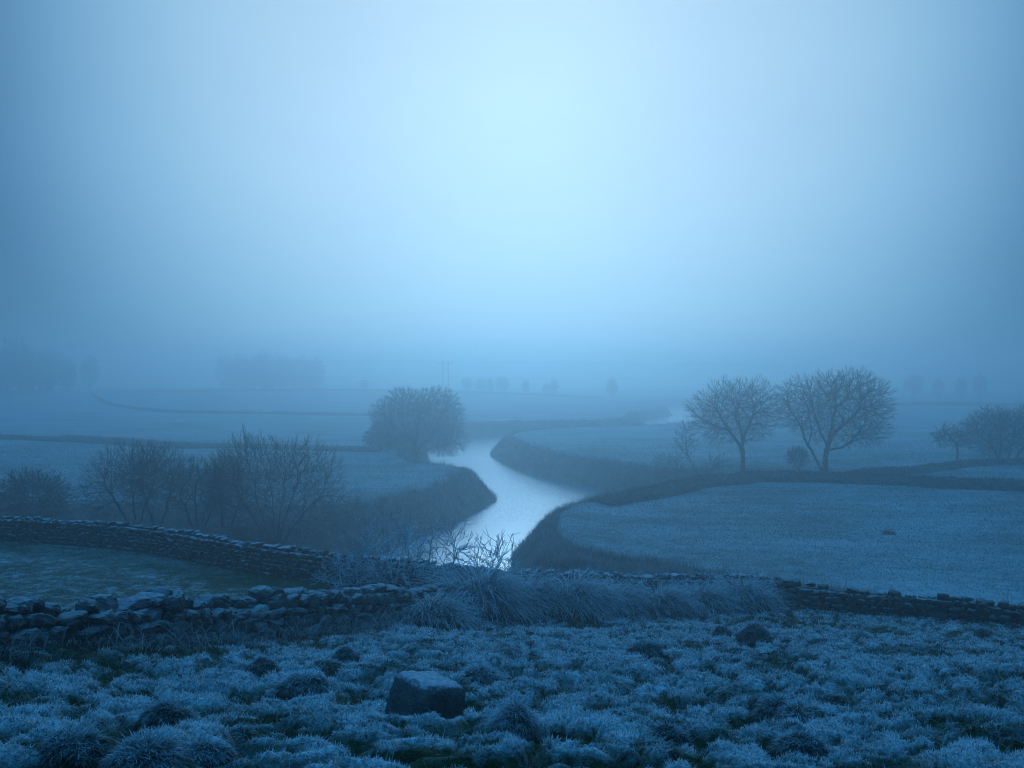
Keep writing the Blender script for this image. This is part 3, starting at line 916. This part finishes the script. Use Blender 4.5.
# frosted shrubs between the two walls
def wall_shrub(px, d, h, spread, stems, n, seed, label, lean=0):
    x, y = at_depth(px, d)
    return plant("frosted_shrub", label, "shrub", x, y,
                 tree_meshes(vase(seed, h, spread, stems, lean), [((lean, 0, h * .56), (spread / 2, spread * .4, h * .44))], n, seed, .0060, .034, .022, 2, .30, .35, trop=(0, 0, .12), zmin=.25 * h, up=.15, lateral=.4, jitter=.24), M_twig_hoar)
wall_shrub(388, 27.5, 2.6, 2.5, 6, 150, 71, "largest bare frosted shrub, between the walls below the river")
wall_shrub(446, 27.8, 2.4, 1.6, 3, 65, 72, "upright frosted shrub against the water, second from left between the walls")
wall_shrub(490, 28.0, 2.1, 1.6, 6, 75, 73, "twiggy low frosted shrub against the water, rightmost of the three", .1)
wall_shrub(345, 27.0, 1.5, 1.7, 5, 45, 74, "low straggly frosted shrub in front of the long wall, left of the largest shrub")

# ------------------------------------------------------------------ hedges and rough banks across the fields
def hedge(name, label, cat, pts, h, w, per_m, seed, blade=(.35, .05), step=.5, frost=.35, lumps=.35):
    rng = np.random.RandomState(seed)
    x, y, t, L = sample_path(pts, step)
    tx = np.gradient(x); ty = np.gradient(y); ln = np.hypot(tx, ty); nx, ny = -ty / ln, tx / ln
    z = height(x, y, hum=False)
    prof = np.array([(-.5, -.15), (-.42, .45), (-.22, .9), (0, 1.0), (.22, .9), (.42, .45), (.5, -.15)])
    hh = h * (1 + lumps * fbm(t / 2.5, t * 0 + seed, seed, 3)); hh = np.where(hh < .1 * h, .1 * h, hh)
    endt = np.minimum(1, np.minimum(t / (9.0 if seed == 81 else 2.0), (t[-1] - t) / 2.0) + .2); hh = hh * endt
    V = []
    for a, b in prof:
        jit = .12 * gnoise(t / .9, t * 0 + a * 7, seed + 3)
        V.append(np.stack([x + nx * w * (a + jit), y + ny * w * (a + jit), z + hh * b * (1 + jit)], 1))
    V = np.stack(V, 1); n, k = V.shape[:2]
    ii = np.arange(n * k).reshape(n, k)
    q = np.stack([ii[:-1, :-1], ii[:-1, 1:], ii[1:, 1:], ii[1:, :-1]], -1).reshape(-1, 4)[:, ::-1]
    s = Soup(); s.add(V.reshape(-1, 3), q, None, np.full(n * k, frost * .5))
    N = int(L * per_m)
    i = rng.randint(0, n - 1, N); fr = rng.rand(N); c = rng.uniform(0, k - 1.001, N); ci = c.astype(int); cf = c - ci
    P = (V[i, ci] * (1 - cf)[:, None] + V[i, ci + 1] * cf[:, None]) * (1 - fr)[:, None] + (V[i + 1, ci] * (1 - cf)[:, None] + V[i + 1, ci + 1] * cf[:, None]) * fr[:, None]
    blades(s, P, rng.uniform(0, 6.28, N), blade[0] * rng.uniform(.5, 1.2, N), blade[1] * rng.uniform(.6, 1.2, N), rng.uniform(0, .9, N), rng.uniform(0, .8, N),
           frost * rng.uniform(.0, .5, N), frost * rng.uniform(.4, 1.6, N), 2, rng)
    m = len(x) // 2; org = (float(x[m]), float(y[m]), float(z[m]))
    o = link(name, s.mesh(name, False, org), M_hedge); o.location = org
    return tag(o, label, cat)

def G(px, py, drop=10.0):
    d = drop * 1000.0 / (py - 375.0); return ((px - 512) / 1000.0 * d, d)

hedge("hedge", "dark low hedge bank along the top of the big right field under the two trees", "hedge",
      [G(600, 507), G(625, 502), G(650, 498), G(679, 492), G(708, 486), G(742, 483.5), (22.5, 94), (28, 93.6), (32, 92.2), (36, 90.5), G(945, 488), G(1024, 491), G(1130, 497)], .85, 2.2, 190, 81, (.32, .07), .5, .3, .15)
hedge("hedge", "dark rising hedge bank behind, carrying the slim tree and the right edge tree", "hedge",
      [G(850, 475), G(906, 473.5), G(940, 470), G(958, 467), G(982, 465), G(1024, 464), G(1100, 463)], .55, 2.2, 130, 82, (.3, .07), .5, .3, .2)
hedge("hedge", "thin dark hedge line across the left field, ending at the frosted bush", "hedge",
      [G(-60, 436.5), G(0, 439), G(102, 444), G(171, 448), G(246, 448), G(350, 451), G(386, 452)], .62, 1.3, 60, 83, (.3, .08), .8, .25, .2)
hedge("hedge", "faint second hedge line just above the thin dark one at left", "hedge",
      [G(60, 437), G(120, 440.5), G(180, 444.5), G(240, 446.5)], .35, .8, 40, 84, (.25, .08), .8, .35, .3)
hedge("hedge", "misty curved hedge line below the far wood on the left", "hedge",
      [G(92, 403), G(99, 406), G(112, 409), G(171, 413), G(297, 415), G(400, 416.5)], .55, 1.2, 25, 85, (.5, .12), 1.5, .2, .2)
hedge("hedge", "pale hedge along the far skyline of the rise left of the river", "hedge",
      [(-150, 395), (-110, 408), (-70, 420), (-35, 424), (0, 420), (22, 408), (36, 392)], .8, 2.0, 16, 86, (.5, .15), 2, .2, .5)
hedge("hedge", "misty straight hedge line under the faint trees at far right", "hedge",
      [(95, 318), (115, 324), (140, 326), (170, 325), (215, 322)], 1.0, 2.0, 20, 87, (.5, .14), 1.5, .2, .2)

# ------------------------------------------------------------------ far trees in the mist
small = tree_meshes([[(0, 0, 0), (0, 0, 1.4), (.1, 0, 3)], [(0, 0, 1.6), (-.9, .2, 3)]], [((0, 0, 4.2), (2.4, 2.3, 2.7))], 150, 91, .045, .16, .08, 3, .8)
tall = tree_meshes([[(0, 0, 0), (0, 0, 2), (.1, 0, 4)]], [((0, 0, 4.6), (1.7, 1.7, 3.3))], 130, 92, .045, .15, .08, 3, .8)
def far_tree(px, d, kind, s, label, group, rot):
    x, y = at_depth(px, d)
    plant("bare_tree", label, "tree", x, y, small if kind == 0 else tall, M_twig_frost_haze, group, rot, s)  # pale twig colour paints in extra mist fade
row = [(364, 0, .75, "leftmost faint tree on the far rise, left of the broad frosted tree"),
       (467, 0, 1.0, "first faint far tree right of the broad frosted tree, beside the power pole"),
       (481, 0, .95, "second faint tree in the far row right of the power pole"), (490, 1, .85, "third, narrow faint tree in the far row on the skyline"),
       (502, 0, 1.15, "tallest faint tree in the middle of the far row on the skyline"), (526, 1, .9, "narrow faint tree alone right of the tallest one in the far row"),
       (547, 0, .8, "faint small tree left of the last pair in the far row"), (554, 1, .95, "faint rightmost tree of the far row on the skyline"),
       (612, 1, 1.1, "faint upright tree at the end of the far rise, above the river bend")]
for i, (px, kd, s, lb) in enumerate(row):
    d = np.interp(px, [364, 467, 560, 612], [425, 420, 400, 385])
    far_tree(px, float(d), kd, s * .95, lb, "faint trees along the far skyline", i * 1.3)
for i, (px, kd, s, lb) in enumerate([(914, 0, 1.15, "faint round tree on the misty hedge line at far right"), (938, 1, .85, "faint narrow tree, second on the misty hedge line at far right"),
                                     (961, 1, .9, "faint third tree on the misty hedge line, above the slim young tree"), (980, 1, 1.05, "faint tall tree on the misty hedge line, above the right edge tree")]):
    far_tree(px, 400, kd, s * 1.25, lb, "faint trees on the far right hedge line", i * 2.1)

def wood(label, px0, px1, d0, d1, n, hs, seed):
    """a far wood that reads as one mass"""
    rng = np.random.RandomState(seed); sT = Soup()
    src = []
    for mset in (small, tall):
        vs_, qs_ = [], []; off = 0
        for me_ in mset:
            if me_ is None: continue
            nv = len(me_.vertices)
            v = np.empty(nv * 3); me_.vertices.foreach_get("co", v)
            li = np.empty(len(me_.loops), np.int32); me_.loops.foreach_get("vertex_index", li)
            vs_.append(v.reshape(-1, 3)); qs_.append(li.reshape(-1, 4) + off); off += nv
        src.append((np.concatenate(vs_), np.concatenate(qs_)))
    for i in range(n):
        px = rng.uniform(px0, px1); d = rng.uniform(d0, d1); x, y = at_depth(px, d)
        V, Q = src[rng.randint(2)]; a = rng.uniform(0, 6.28); s = hs * rng.uniform(.55, 1.12) / 7.0
        ca, sa = math.cos(a), math.sin(a)
        P = np.stack([V[:, 0] * ca - V[:, 1] * sa, V[:, 0] * sa + V[:, 1] * ca, V[:, 2]], 1) * s
        sT.add(P + np.array([x, y, gz(x, y) - .2]), Q)
    o = link("far_wood", sT.mesh("far_wood"), M_twig_frost_haze)  # paler twigs fade the wood, haze put into the colour
    return tag(o, label, "wood", None, "stuff")
wood("dim dark wood dissolving in mist at the far left", -60, 102, 375, 430, 34, 16.5, 1)
wood("faint misty wood on the rise left of the frosted tree", 222, 322, 455, 520, 24, 15.0, 2)

# ------------------------------------------------------------------ power line
def tube(soup, pts, r, k=6):
    P = np.array(pts, float); frusta(soup, P[:-1], P[1:], np.full(len(P) - 1, r), np.full(len(P) - 1, r), k)
px_, pd = at_depth(445.5, 400)
pz = gz(px_, pd)
root = empty("power_pole", (px_, pd, pz))
for sx in (-1.1, 1.1):
    s = Soup(); tube(s, [(sx, 0, -.3), (sx, 0, 13.2)], .20, 8); link("pole", s.mesh("pole", True), M_pole, root)
s = Soup(); tube(s, [(-3.2, 0, 12.4), (3.2, 0, 12.4)], .14, 6); link("crossarm", s.mesh("crossarm", True), M_pole, root)
s = Soup(); tube(s, [(-1.1, 0, 8.5), (1.1, 0, 11.6)], .09, 6); tube(s, [(1.1, 0, 8.5), (-1.1, 0, 11.6)], .09, 6); link("brace", s.mesh("brace", True), M_pole, root)
tag(root, "faint twin-legged power pole rising behind the broad frosted tree", "power pole")
for j, (hz, dy, lb) in enumerate([(13.0, 0, "faint topmost power cable crossing the mist"), (6.6, 6, "faint middle power cable crossing the mist"), (1.9, 14, "faint lowest power cable just above the far row of trees")]):
    s = Soup(); xs = np.linspace(-230, 280, 60)
    zz = hz - 3.0 * np.clip((xs - px_) / 250, 0, 1) * 1.0 + .8 * ((xs - px_) / 250) ** 2
    tube(s, np.stack([xs, np.full(60, float(pd + .6 + dy)), zz + pz], 1), .045, 4)
    tag(link("power_cable", s.mesh("power_cable", True), M_pole), lb, "cable", "power cables in the mist")

# ------------------------------------------------------------------ grass
def hill_grass():
    rng = np.random.RandomState(101)
    s = Soup()
    N = 1150000
    # pdf over distance ~ Y^-0.6
    a, b = 3.3 ** .4, 31.5 ** .4
    Y = (a + (b - a) * rng.rand(N)) ** 2.5
    X = rng.uniform(-1, 1, N) * (.62 * Y + .6)
    wy = np.interp(X, _near_wall_x[0], _near_wall_x[1], left=_near_wall_x[1][0], right=99)
    ok = (Y < foot_y(X) - .2) & (Y < wy - .1)
    X, Y = X[ok], Y[ok]
    hm = hummock(X, Y); Z = height(X, Y) - .01
    f = frost_amount(X, Y)
    d2 = path_dist(X, Y, WALL_NEAR)
    top = clod_frost_shade(X, Y)
    lod = (Y / 4.5) ** .82
    n = len(X)
    green = smooth((.25 - f) / .25)
    L = (.012 + .010 * top) * rng.uniform(.6, 1.9, n) * (Y / 4.5) ** .55 * (1 - .2 * green)
    flop = 9 * gnoise(X / .8, Y / .8, 23)
    L = L + .22 * smooth((1.0 - d2) / 1.0) * rng.rand(n)
    W = .0054 * lod * rng.uniform(.7, 1.4, n)
    L = L * (1 - .55 * np.exp(-(((X + .70) / .5) ** 2 + ((Y - 7.3) / .55) ** 2) ** 2))
    # blades lean with the slope of the hummocks
    az = flop + rng.normal(size=n) * 1.1
    a0 = rng.uniform(.1, 1.25, n); a1 = rng.uniform(.0, .8, n)
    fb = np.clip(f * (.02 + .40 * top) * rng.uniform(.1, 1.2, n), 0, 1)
    ft = np.clip(f * (.02 + 1.9 * top) * rng.uniform(.2, 2.4, n), 0, 1)  # shade of the clod sides is painted in through the frost share
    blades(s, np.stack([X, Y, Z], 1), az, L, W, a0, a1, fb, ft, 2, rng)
    # thin dead stems standing out of the turf
    m = 5200; Y = (3.6 ** .5 + (24 ** .5 - 3.6 ** .5) * rng.rand(m)) ** 2; X = rng.uniform(-.62, .62, m) * Y
    wy = np.interp(X, _near_wall_x[0], _near_wall_x[1], left=_near_wall_x[1][0], right=99)
    ok = (Y < foot_y(X) - .5) & (Y < wy - .2) & (gnoise(X / 1.1, Y / 1.1, 27) > .12); X, Y = X[ok], Y[ok]; m = len(X)
    ft = rng.uniform(.2, .9, m)
    blades(s, np.stack([X, Y, height(X, Y) - .01], 1), rng.uniform(0, 6.28, m), rng.uniform(.05, .16, m), .0032 * (Y / 4.5) ** .8, rng.uniform(.1, 1.0, m), rng.uniform(.2, 1.6, m), ft * .2, ft, 4, rng)
    return tag(link("hillside_grass", s.mesh("hillside_grass"), M_hill), "short frosted tussocky grass covering the near hillside", "grass", None, "stuff")
hill_grass()

def field_grass():
    rng = np.random.RandomState(102); s = Soup()
    # the strip between the two walls
    N = 70000
    X = rng.uniform(-30, 1, N); Y = rng.uniform(14, 46, N)
    wy = np.interp(X, _near_wall_x[0], _near_wall_x[1], left=_near_wall_x[1][0], right=99)
    ok = (Y > wy + .35) & (Y < foot_y(X) - .35); X, Y = X[ok], Y[ok]; n = len(X)
    f = frost_amount(X, Y)
    blades(s, np.stack([X, Y, height(X, Y)], 1), rng.uniform(0, 6.28, n), rng.uniform(.04, .11, n), rng.uniform(.010, .022, n), rng.uniform(.1, 1, n), .6, f * .4, np.clip(f * rng.uniform(.7, 1.6, n), 0, 1), 2, rng)
    # the fields beyond
    N = 480000
    a, b = 40 ** .55, 175 ** .55
    Y = (a + (b - a) * rng.rand(N)) ** (1 / .55); X = rng.uniform(-1, 1, N) * (.60 * Y)
    sd = river_sd(X, Y); rm = rough_mask(X, Y, sd)
    ok = (Y > foot_y(X) + 3) & (sd > 3) & (rm < .4) & (rng.rand(N) > smooth((Y - 85) / 85)); X, Y, sd = X[ok], Y[ok], sd[ok]; n = len(X)
    f = frost_amount(X, Y) + .16 * gnoise(X / .8, Y / .8, 51)
    lod = Y / 50
    blades(s, np.stack([X, Y, height(X, Y, sd) - .01], 1), rng.uniform(0, 6.28, n), rng.uniform(.07, .17, n) * lod ** .5, rng.uniform(.018, .036, n) * lod, rng.uniform(.2, 1.1, n), .6, np.clip(f * .45, 0, 1), np.clip(f * rng.uniform(.4, 1.8, n), 0, 1), 2, rng)
    return tag(link("field_grass", s.mesh("field_grass"), M_grass), "short frosted turf of the fields beyond the wall", "grass", None, "stuff")
field_grass()

def bank_grass():
    rng = np.random.RandomState(103); s = Soup()
    N = 900001
    a, b = 44 ** .5, 260 ** .5
    Y = (a + (b - a) * rng.rand(N)) ** 2; X = rng.uniform(-1, 1, N) * np.minimum(.62 * Y, 75)
    sd = river_sd(X, Y); rm = rough_mask(X, Y, sd)
    ok = (rm > .45) & (sd > .5) & (Y > foot_y(X) + 2.5); X, Y, sd = X[ok], Y[ok], sd[ok]; n = len(X)
    lod = Y / 70
    cl = smooth((gnoise(X / 1.7, Y / 1.7, 61) + .35) / .7); tall_ = .45 + .75 * cl
    f = np.clip(.42 + .45 * fbm(X / 1.4, Y / 1.4, 63, 3), 0, 1)
    blades(s, np.stack([X, Y, height(X, Y, sd) - .02], 1), rng.uniform(0, 6.28, n), (.28 + .42 * tall_) * rng.uniform(.6, 1.15, n), rng.uniform(.022, .05, n) * lod, rng.uniform(0, .6, n), rng.uniform(.2, 1.0, n),
           f * .25, f * rng.uniform(.5, 1.7, n), 2, rng)
    print("bank blades", n)
    return tag(link("bank_grass", s.mesh("bank_grass"), M_rough), "dark rough grass and reeds clothing the river banks", "grass", None, "stuff")
bank_grass()

def tussock(label, px, py, w_px, h_px, seed, frost=.45, n=5200, green=False, d=None, name="grass_tussock", cat="tussock", group="dark tussocks in the frosted grass", mat=None):
    """a rounded mound of drooping grass, base at the pixel"""
    rng = np.random.RandomState(seed)
    x, y = ground_at(px, py, 3.4, 120) if d is None else at_depth(px, d)
    R_ = w_px / 2000.0 * y; H = h_px / 1000.0 * y
    z = gz(x, y)
    s = Soup()
    V, Q = cube_sphere(9); P = V / np.linalg.norm(V, axis=1)[:, None]
    lf = lambda D_: 1 + .30 * fbm(D_[:, 0] * 1.7 + seed, D_[:, 1] * 1.7 + D_[:, 2] * 2, seed % 50, 3)
    lump = lf(P)
    P = P * lump[:, None] * np.array([R_ * .88, R_ * .8, H * .82])
    P[:, 2] = np.maximum(P[:, 2], -.15)
    s.add(P, Q, None, np.clip(.30 * (P[:, 2] / H - .35), 0, 1))
    k = n; th = rng.uniform(0, 6.28, k); ph = np.arccos(rng.uniform(.0, 1, k))
    D = np.stack([np.sin(ph) * np.cos(th), np.sin(ph) * np.sin(th), np.cos(ph)], 1)
    pos = D * lf(D)[:, None] * np.array([R_ * .88, R_ * .8, H * .82])
    big = min(1.0, w_px / 60.0); L = H * rng.uniform(.15, .34 + .20 * big, k); W = max(.0032, .0007 * y) * rng.uniform(.5, 1.4, k)
    topf = np.cos(ph)
    ft = np.clip(frost * (.12 + 2.3 * topf ** 1.4) * rng.uniform(.2, 1.8, k), 0, 1)
    clump = gnoise(th * 2.2 + seed, ph * 3.0, 77); ft = np.clip(ft * (1 + 1.2 * clump), 0, 1)
    blades(s, pos, np.where(rng.rand(k) < .4, rng.uniform(0, 6.28), th) + rng.normal(size=k) * .9, L, W, ph + rng.uniform(.1, .9, k), rng.uniform(.3, 1.1, k), ft * .2, ft, 4, rng)
    o = link(name, s.mesh(name), mat or M_grass); o.location = (x, y, z - .02); o.rotation_euler.z = rng.uniform(-.3, .3)
    return tag(o, label, cat, group)

for a in [("round dark tussock just right of the square boulder", 514, 733, 48, 32, 201, .55),
          ("flat-topped dark tussock below the drifted long grass, centre right", 645, 656, 38, 16, 202, .28),
          ("larger tussock of the pair below the low mossy wall", 754, 643, 34, 18, 203, .25),
          ("smaller tussock of the pair below the low mossy wall", 722, 636, 18, 11, 204, .25),
          ("dark leaning tussock alone in the right foreground", 777, 722, 44, 28, 205, .30),
          ("small tussock near the right edge under the low mossy wall", 984, 638, 20, 11, 206, .22),
          ("broad dark tussock nearest the bottom left corner", 72, 756, 74, 30, 207, .24),
          ("widest dark tussock with a frosted crown at the bottom left edge", 146, 770, 92, 36, 208, .34),
          ("tussock with pale drooping blades, rightmost of the three at bottom left", 204, 762, 60, 26, 209, .40),
          ("green tussock behind the widest frost-crowned one at bottom left", 165, 724, 56, 24, 210, .22),
          ("low dark tussock under the middle of the near stone wall", 262, 672, 30, 16, 211, .30),
          ("broad frosted hummock left of the square boulder", 305, 690, 52, 20, 212, .50),
          ("long low dark tussock at right, above the leaning one", 818, 701, 58, 12, 213, .28),
          ("dark tussock in the lower right, right of the leaning one", 800, 752, 60, 22, 214, .32),
          ("green tussock at the bottom centre right", 668, 745, 46, 22, 215, .22),
          ("wide frosted hummock behind the square boulder", 480, 684, 50, 20, 216, .52),
          ("small dark tussock alone in the big right field", 889, 534, 13, 4.5, 217, .3),
          ("dark clump at the right end of the near stone wall foot", 345, 660, 26, 14, 218, .3)]:
    tussock(*a)

# many smaller knobs of grass, built once and copied
rng = np.random.RandomState(300)
protos = []
def knob_mesh(seed):
    r2 = np.random.RandomState(seed); s = Soup()
    V, Q = cube_sphere(4); P = V / np.linalg.norm(V, axis=1)[:, None]
    lf = lambda D_: (1 + .26 * fbm(D_[:, 0] * 2 + seed, D_[:, 1] * 2 + D_[:, 2], seed % 40, 2))[:, None] * np.array([.9, .8, .62])
    P = P * lf(P); P[:, 2] = np.maximum(P[:, 2], -.3)
    s.add(P, Q, None, np.full(len(P), .03))
    k = 1500; th = r2.uniform(0, 6.28, k); ph = np.arccos(r2.uniform(0, 1, k))
    D = np.stack([np.sin(ph) * np.cos(th), np.sin(ph) * np.sin(th), np.cos(ph)], 1)
    ft = np.clip(.40 * (.05 + 1.7 * np.cos(ph) ** 1.5) * r2.uniform(.2, 1.8, k), 0, 1)
    blades(s, D * lf(D), th + r2.normal(size=k) * 1.0, r2.uniform(.15, .38, k), r2.uniform(.02, .042, k), ph + r2.uniform(.0, .8, k), r2.uniform(.4, 1.5, k), ft * .3, ft, 2, r2)
    me_ = s.mesh("turf_mound"); me_.materials.append(M_grass); return me_
protos = [knob_mesh(s_) for s_ in (401, 402, 403, 404)]
cnt = 0
while cnt < 64:
    d = float((4.6 ** .6 + (26 ** .6 - 4.6 ** .6) * rng.rand()) ** (1 / .6)); x = float(rng.uniform(-.58, .58) * d)
    wy = np.interp(x, _near_wall_x[0], _near_wall_x[1], left=_near_wall_x[1][0], right=99)
    if d > wy - .8 or d > foot_y(x) - 1.2: continue
    if abs(x + .72) < .6 and abs(d - 8.3) < .7: continue
    o = bpy.data.objects.new("turf_mound", protos[cnt % 4]); col.objects.link(o)
    sc = float(rng.uniform(.07, .20)) * (1 + d / 60)
    o.location = (x, d, gz(x, d) - .25 * sc); o.scale = (sc * rng.uniform(1, 1.7), sc, sc * rng.uniform(.55, .95)); o.rotation_euler.z = rng.uniform(0, 6.28)
    tag(o, "small dark knob of grass among the frosted hummocks of the hillside", "tussock", "small knobs of grass on the hillside")
    cnt += 1

# long frosted grass drifted against the wall
def long_grass(label, px, d, w_m, h_m, n, seed, lean_az=-1.0, frost=.75):
    rng = np.random.RandomState(seed); s = Soup(); n = int(n * .85); h_m *= 1.20
    x, y = at_depth(px, d); z = gz(x, y)
    r = np.sqrt(rng.rand(n)); th = rng.uniform(0, 6.28, n)
    X = r * np.cos(th) * w_m * .42; Yl = r * np.sin(th) * w_m * .34
    Z = height(X + x, Yl + y) - z
    rise = h_m * .45 * np.sqrt(np.clip(1 - r ** 2, 0, 1))
    L = h_m * rng.uniform(.55, 1.15, n)
    az = np.where(rng.rand(n) < .55, th, lean_az) + rng.normal(size=n) * .55
    ft = np.clip(1.6 * frost * rng.uniform(.1, 1.4, n) ** 1.2, 0, 1)
    blades(s, np.stack([X, Yl, Z + rise - .08], 1), az, L, rng.uniform(.014, .028, n), .15 + .5 * r + rng.normal(size=n) * .12, rng.uniform(1.0, 2.2, n), ft * .12, ft, 5, rng)
    V, Q = cube_sphere(5); P = V / np.linalg.norm(V, axis=1)[:, None]
    P = P * np.array([w_m * .42, w_m * .34, h_m * .42]); P[:, 2] = np.maximum(P[:, 2], -.3)
    s.add(P, Q, None, np.full(len(P), .02))
    o = link("long_grass_clump", s.mesh("long_grass_clump"), M_straw); o.location = (x, y, z)
    return tag(o, label, "grass clump", "long frosted grass along the walls")
for a in [("sparse long grass hiding the end of the near stone wall", 432, 21.6, 1.5, .75, 1500, 501, -1.2),
          ("tallest pale clump of long grass below the three shrubs", 478, 24.0, 1.9, 1.15, 3200, 502, -1.0),
          ("dark-hollowed long grass clump right of the tallest pale one", 522, 25.0, 1.8, .95, 2600, 503, -.8, .6),
          ("broad drooping mound of long frosted grass, middle of the drift", 572, 25.6, 2.0, .95, 3000, 504, -.7),
          ("rounded long grass mound falling to the right, centre of the drift", 612, 26.2, 1.7, .85, 2400, 505, -.4, .65),
          ("dark-fronted mound of long grass, third from the wall corner", 657, 26.6, 1.6, .80, 2200, 506, -.5, .6),
          ("low shaggy long grass spilling from the wall, second from the corner", 700, 27.8, 1.5, .80, 2000, 507, -1.2, .7),
          ("shaggy frosted grass covering the wall corner", 742, 28.6, 1.6, .85, 2200, 508, -1.4, .7)]:
    long_grass(*a)

def wall_fringe():
    """loose stalks at the foot of the near wall and hanging over it"""
    rng = np.random.RandomState(601); s = Soup()
    f, L = path_fn(WALL_NEAR)
    n = 3600; t = rng.uniform(0, L, n); off = -np.abs(rng.normal(size=n)) * .30 - .18
    P = np.array([f(a) for a in t]); nx, ny = -np.sin(P[:, 2]), np.cos(P[:, 2])
    X = P[:, 0] + nx * off; Yy = P[:, 1] + ny * off
    dens = smooth((gnoise(t / 1.2, t * 0 + 5, 71) + .25 + .5 * t / L) / .5); ok = rng.rand(n) < dens + .12
    X, Yy, t = X[ok], Yy[ok], t[ok]; n = len(X)
    ft = np.clip(rng.uniform(.05, .60, n) + .35 * t / L, 0, 1)
    blades(s, np.stack([X, Yy, height(X, Yy) - .02], 1), rng.uniform(0, 6.28, n), rng.uniform(.18, .6, n), rng.uniform(.007, .015, n), rng.uniform(0, .6, n), rng.uniform(.4, 2.4, n), ft * .25, ft, 4, rng)
    f2, L2 = path_fn(WALL_FAR); n = 2600; t = rng.uniform(L2 * .70, L2, n); P = np.array([f2(a) for a in t])
    X = P[:, 0] + np.sin(P[:, 2]) * .32 + rng.normal(size=n) * .1; Yy = P[:, 1] - np.cos(P[:, 2]) * rng.uniform(.25, .5, n)
    zt = height(X, Yy) + rng.uniform(.1, .85, n); ft = rng.uniform(.3, .9, n)
    blades(s, np.stack([X, Yy, zt], 1), -1.57 + rng.normal(size=n) * .7, rng.uniform(.25, .6, n), rng.uniform(.014, .026, n), rng.uniform(.4, 1.2, n), rng.uniform(.8, 1.8, n), ft * .3, ft, 4, rng)
    return tag(link("wall_foot_grass", s.mesh("wall_foot_grass"), M_straw), "loose frosted stalks along the foot of the walls", "grass", None, "stuff")
wall_fringe()
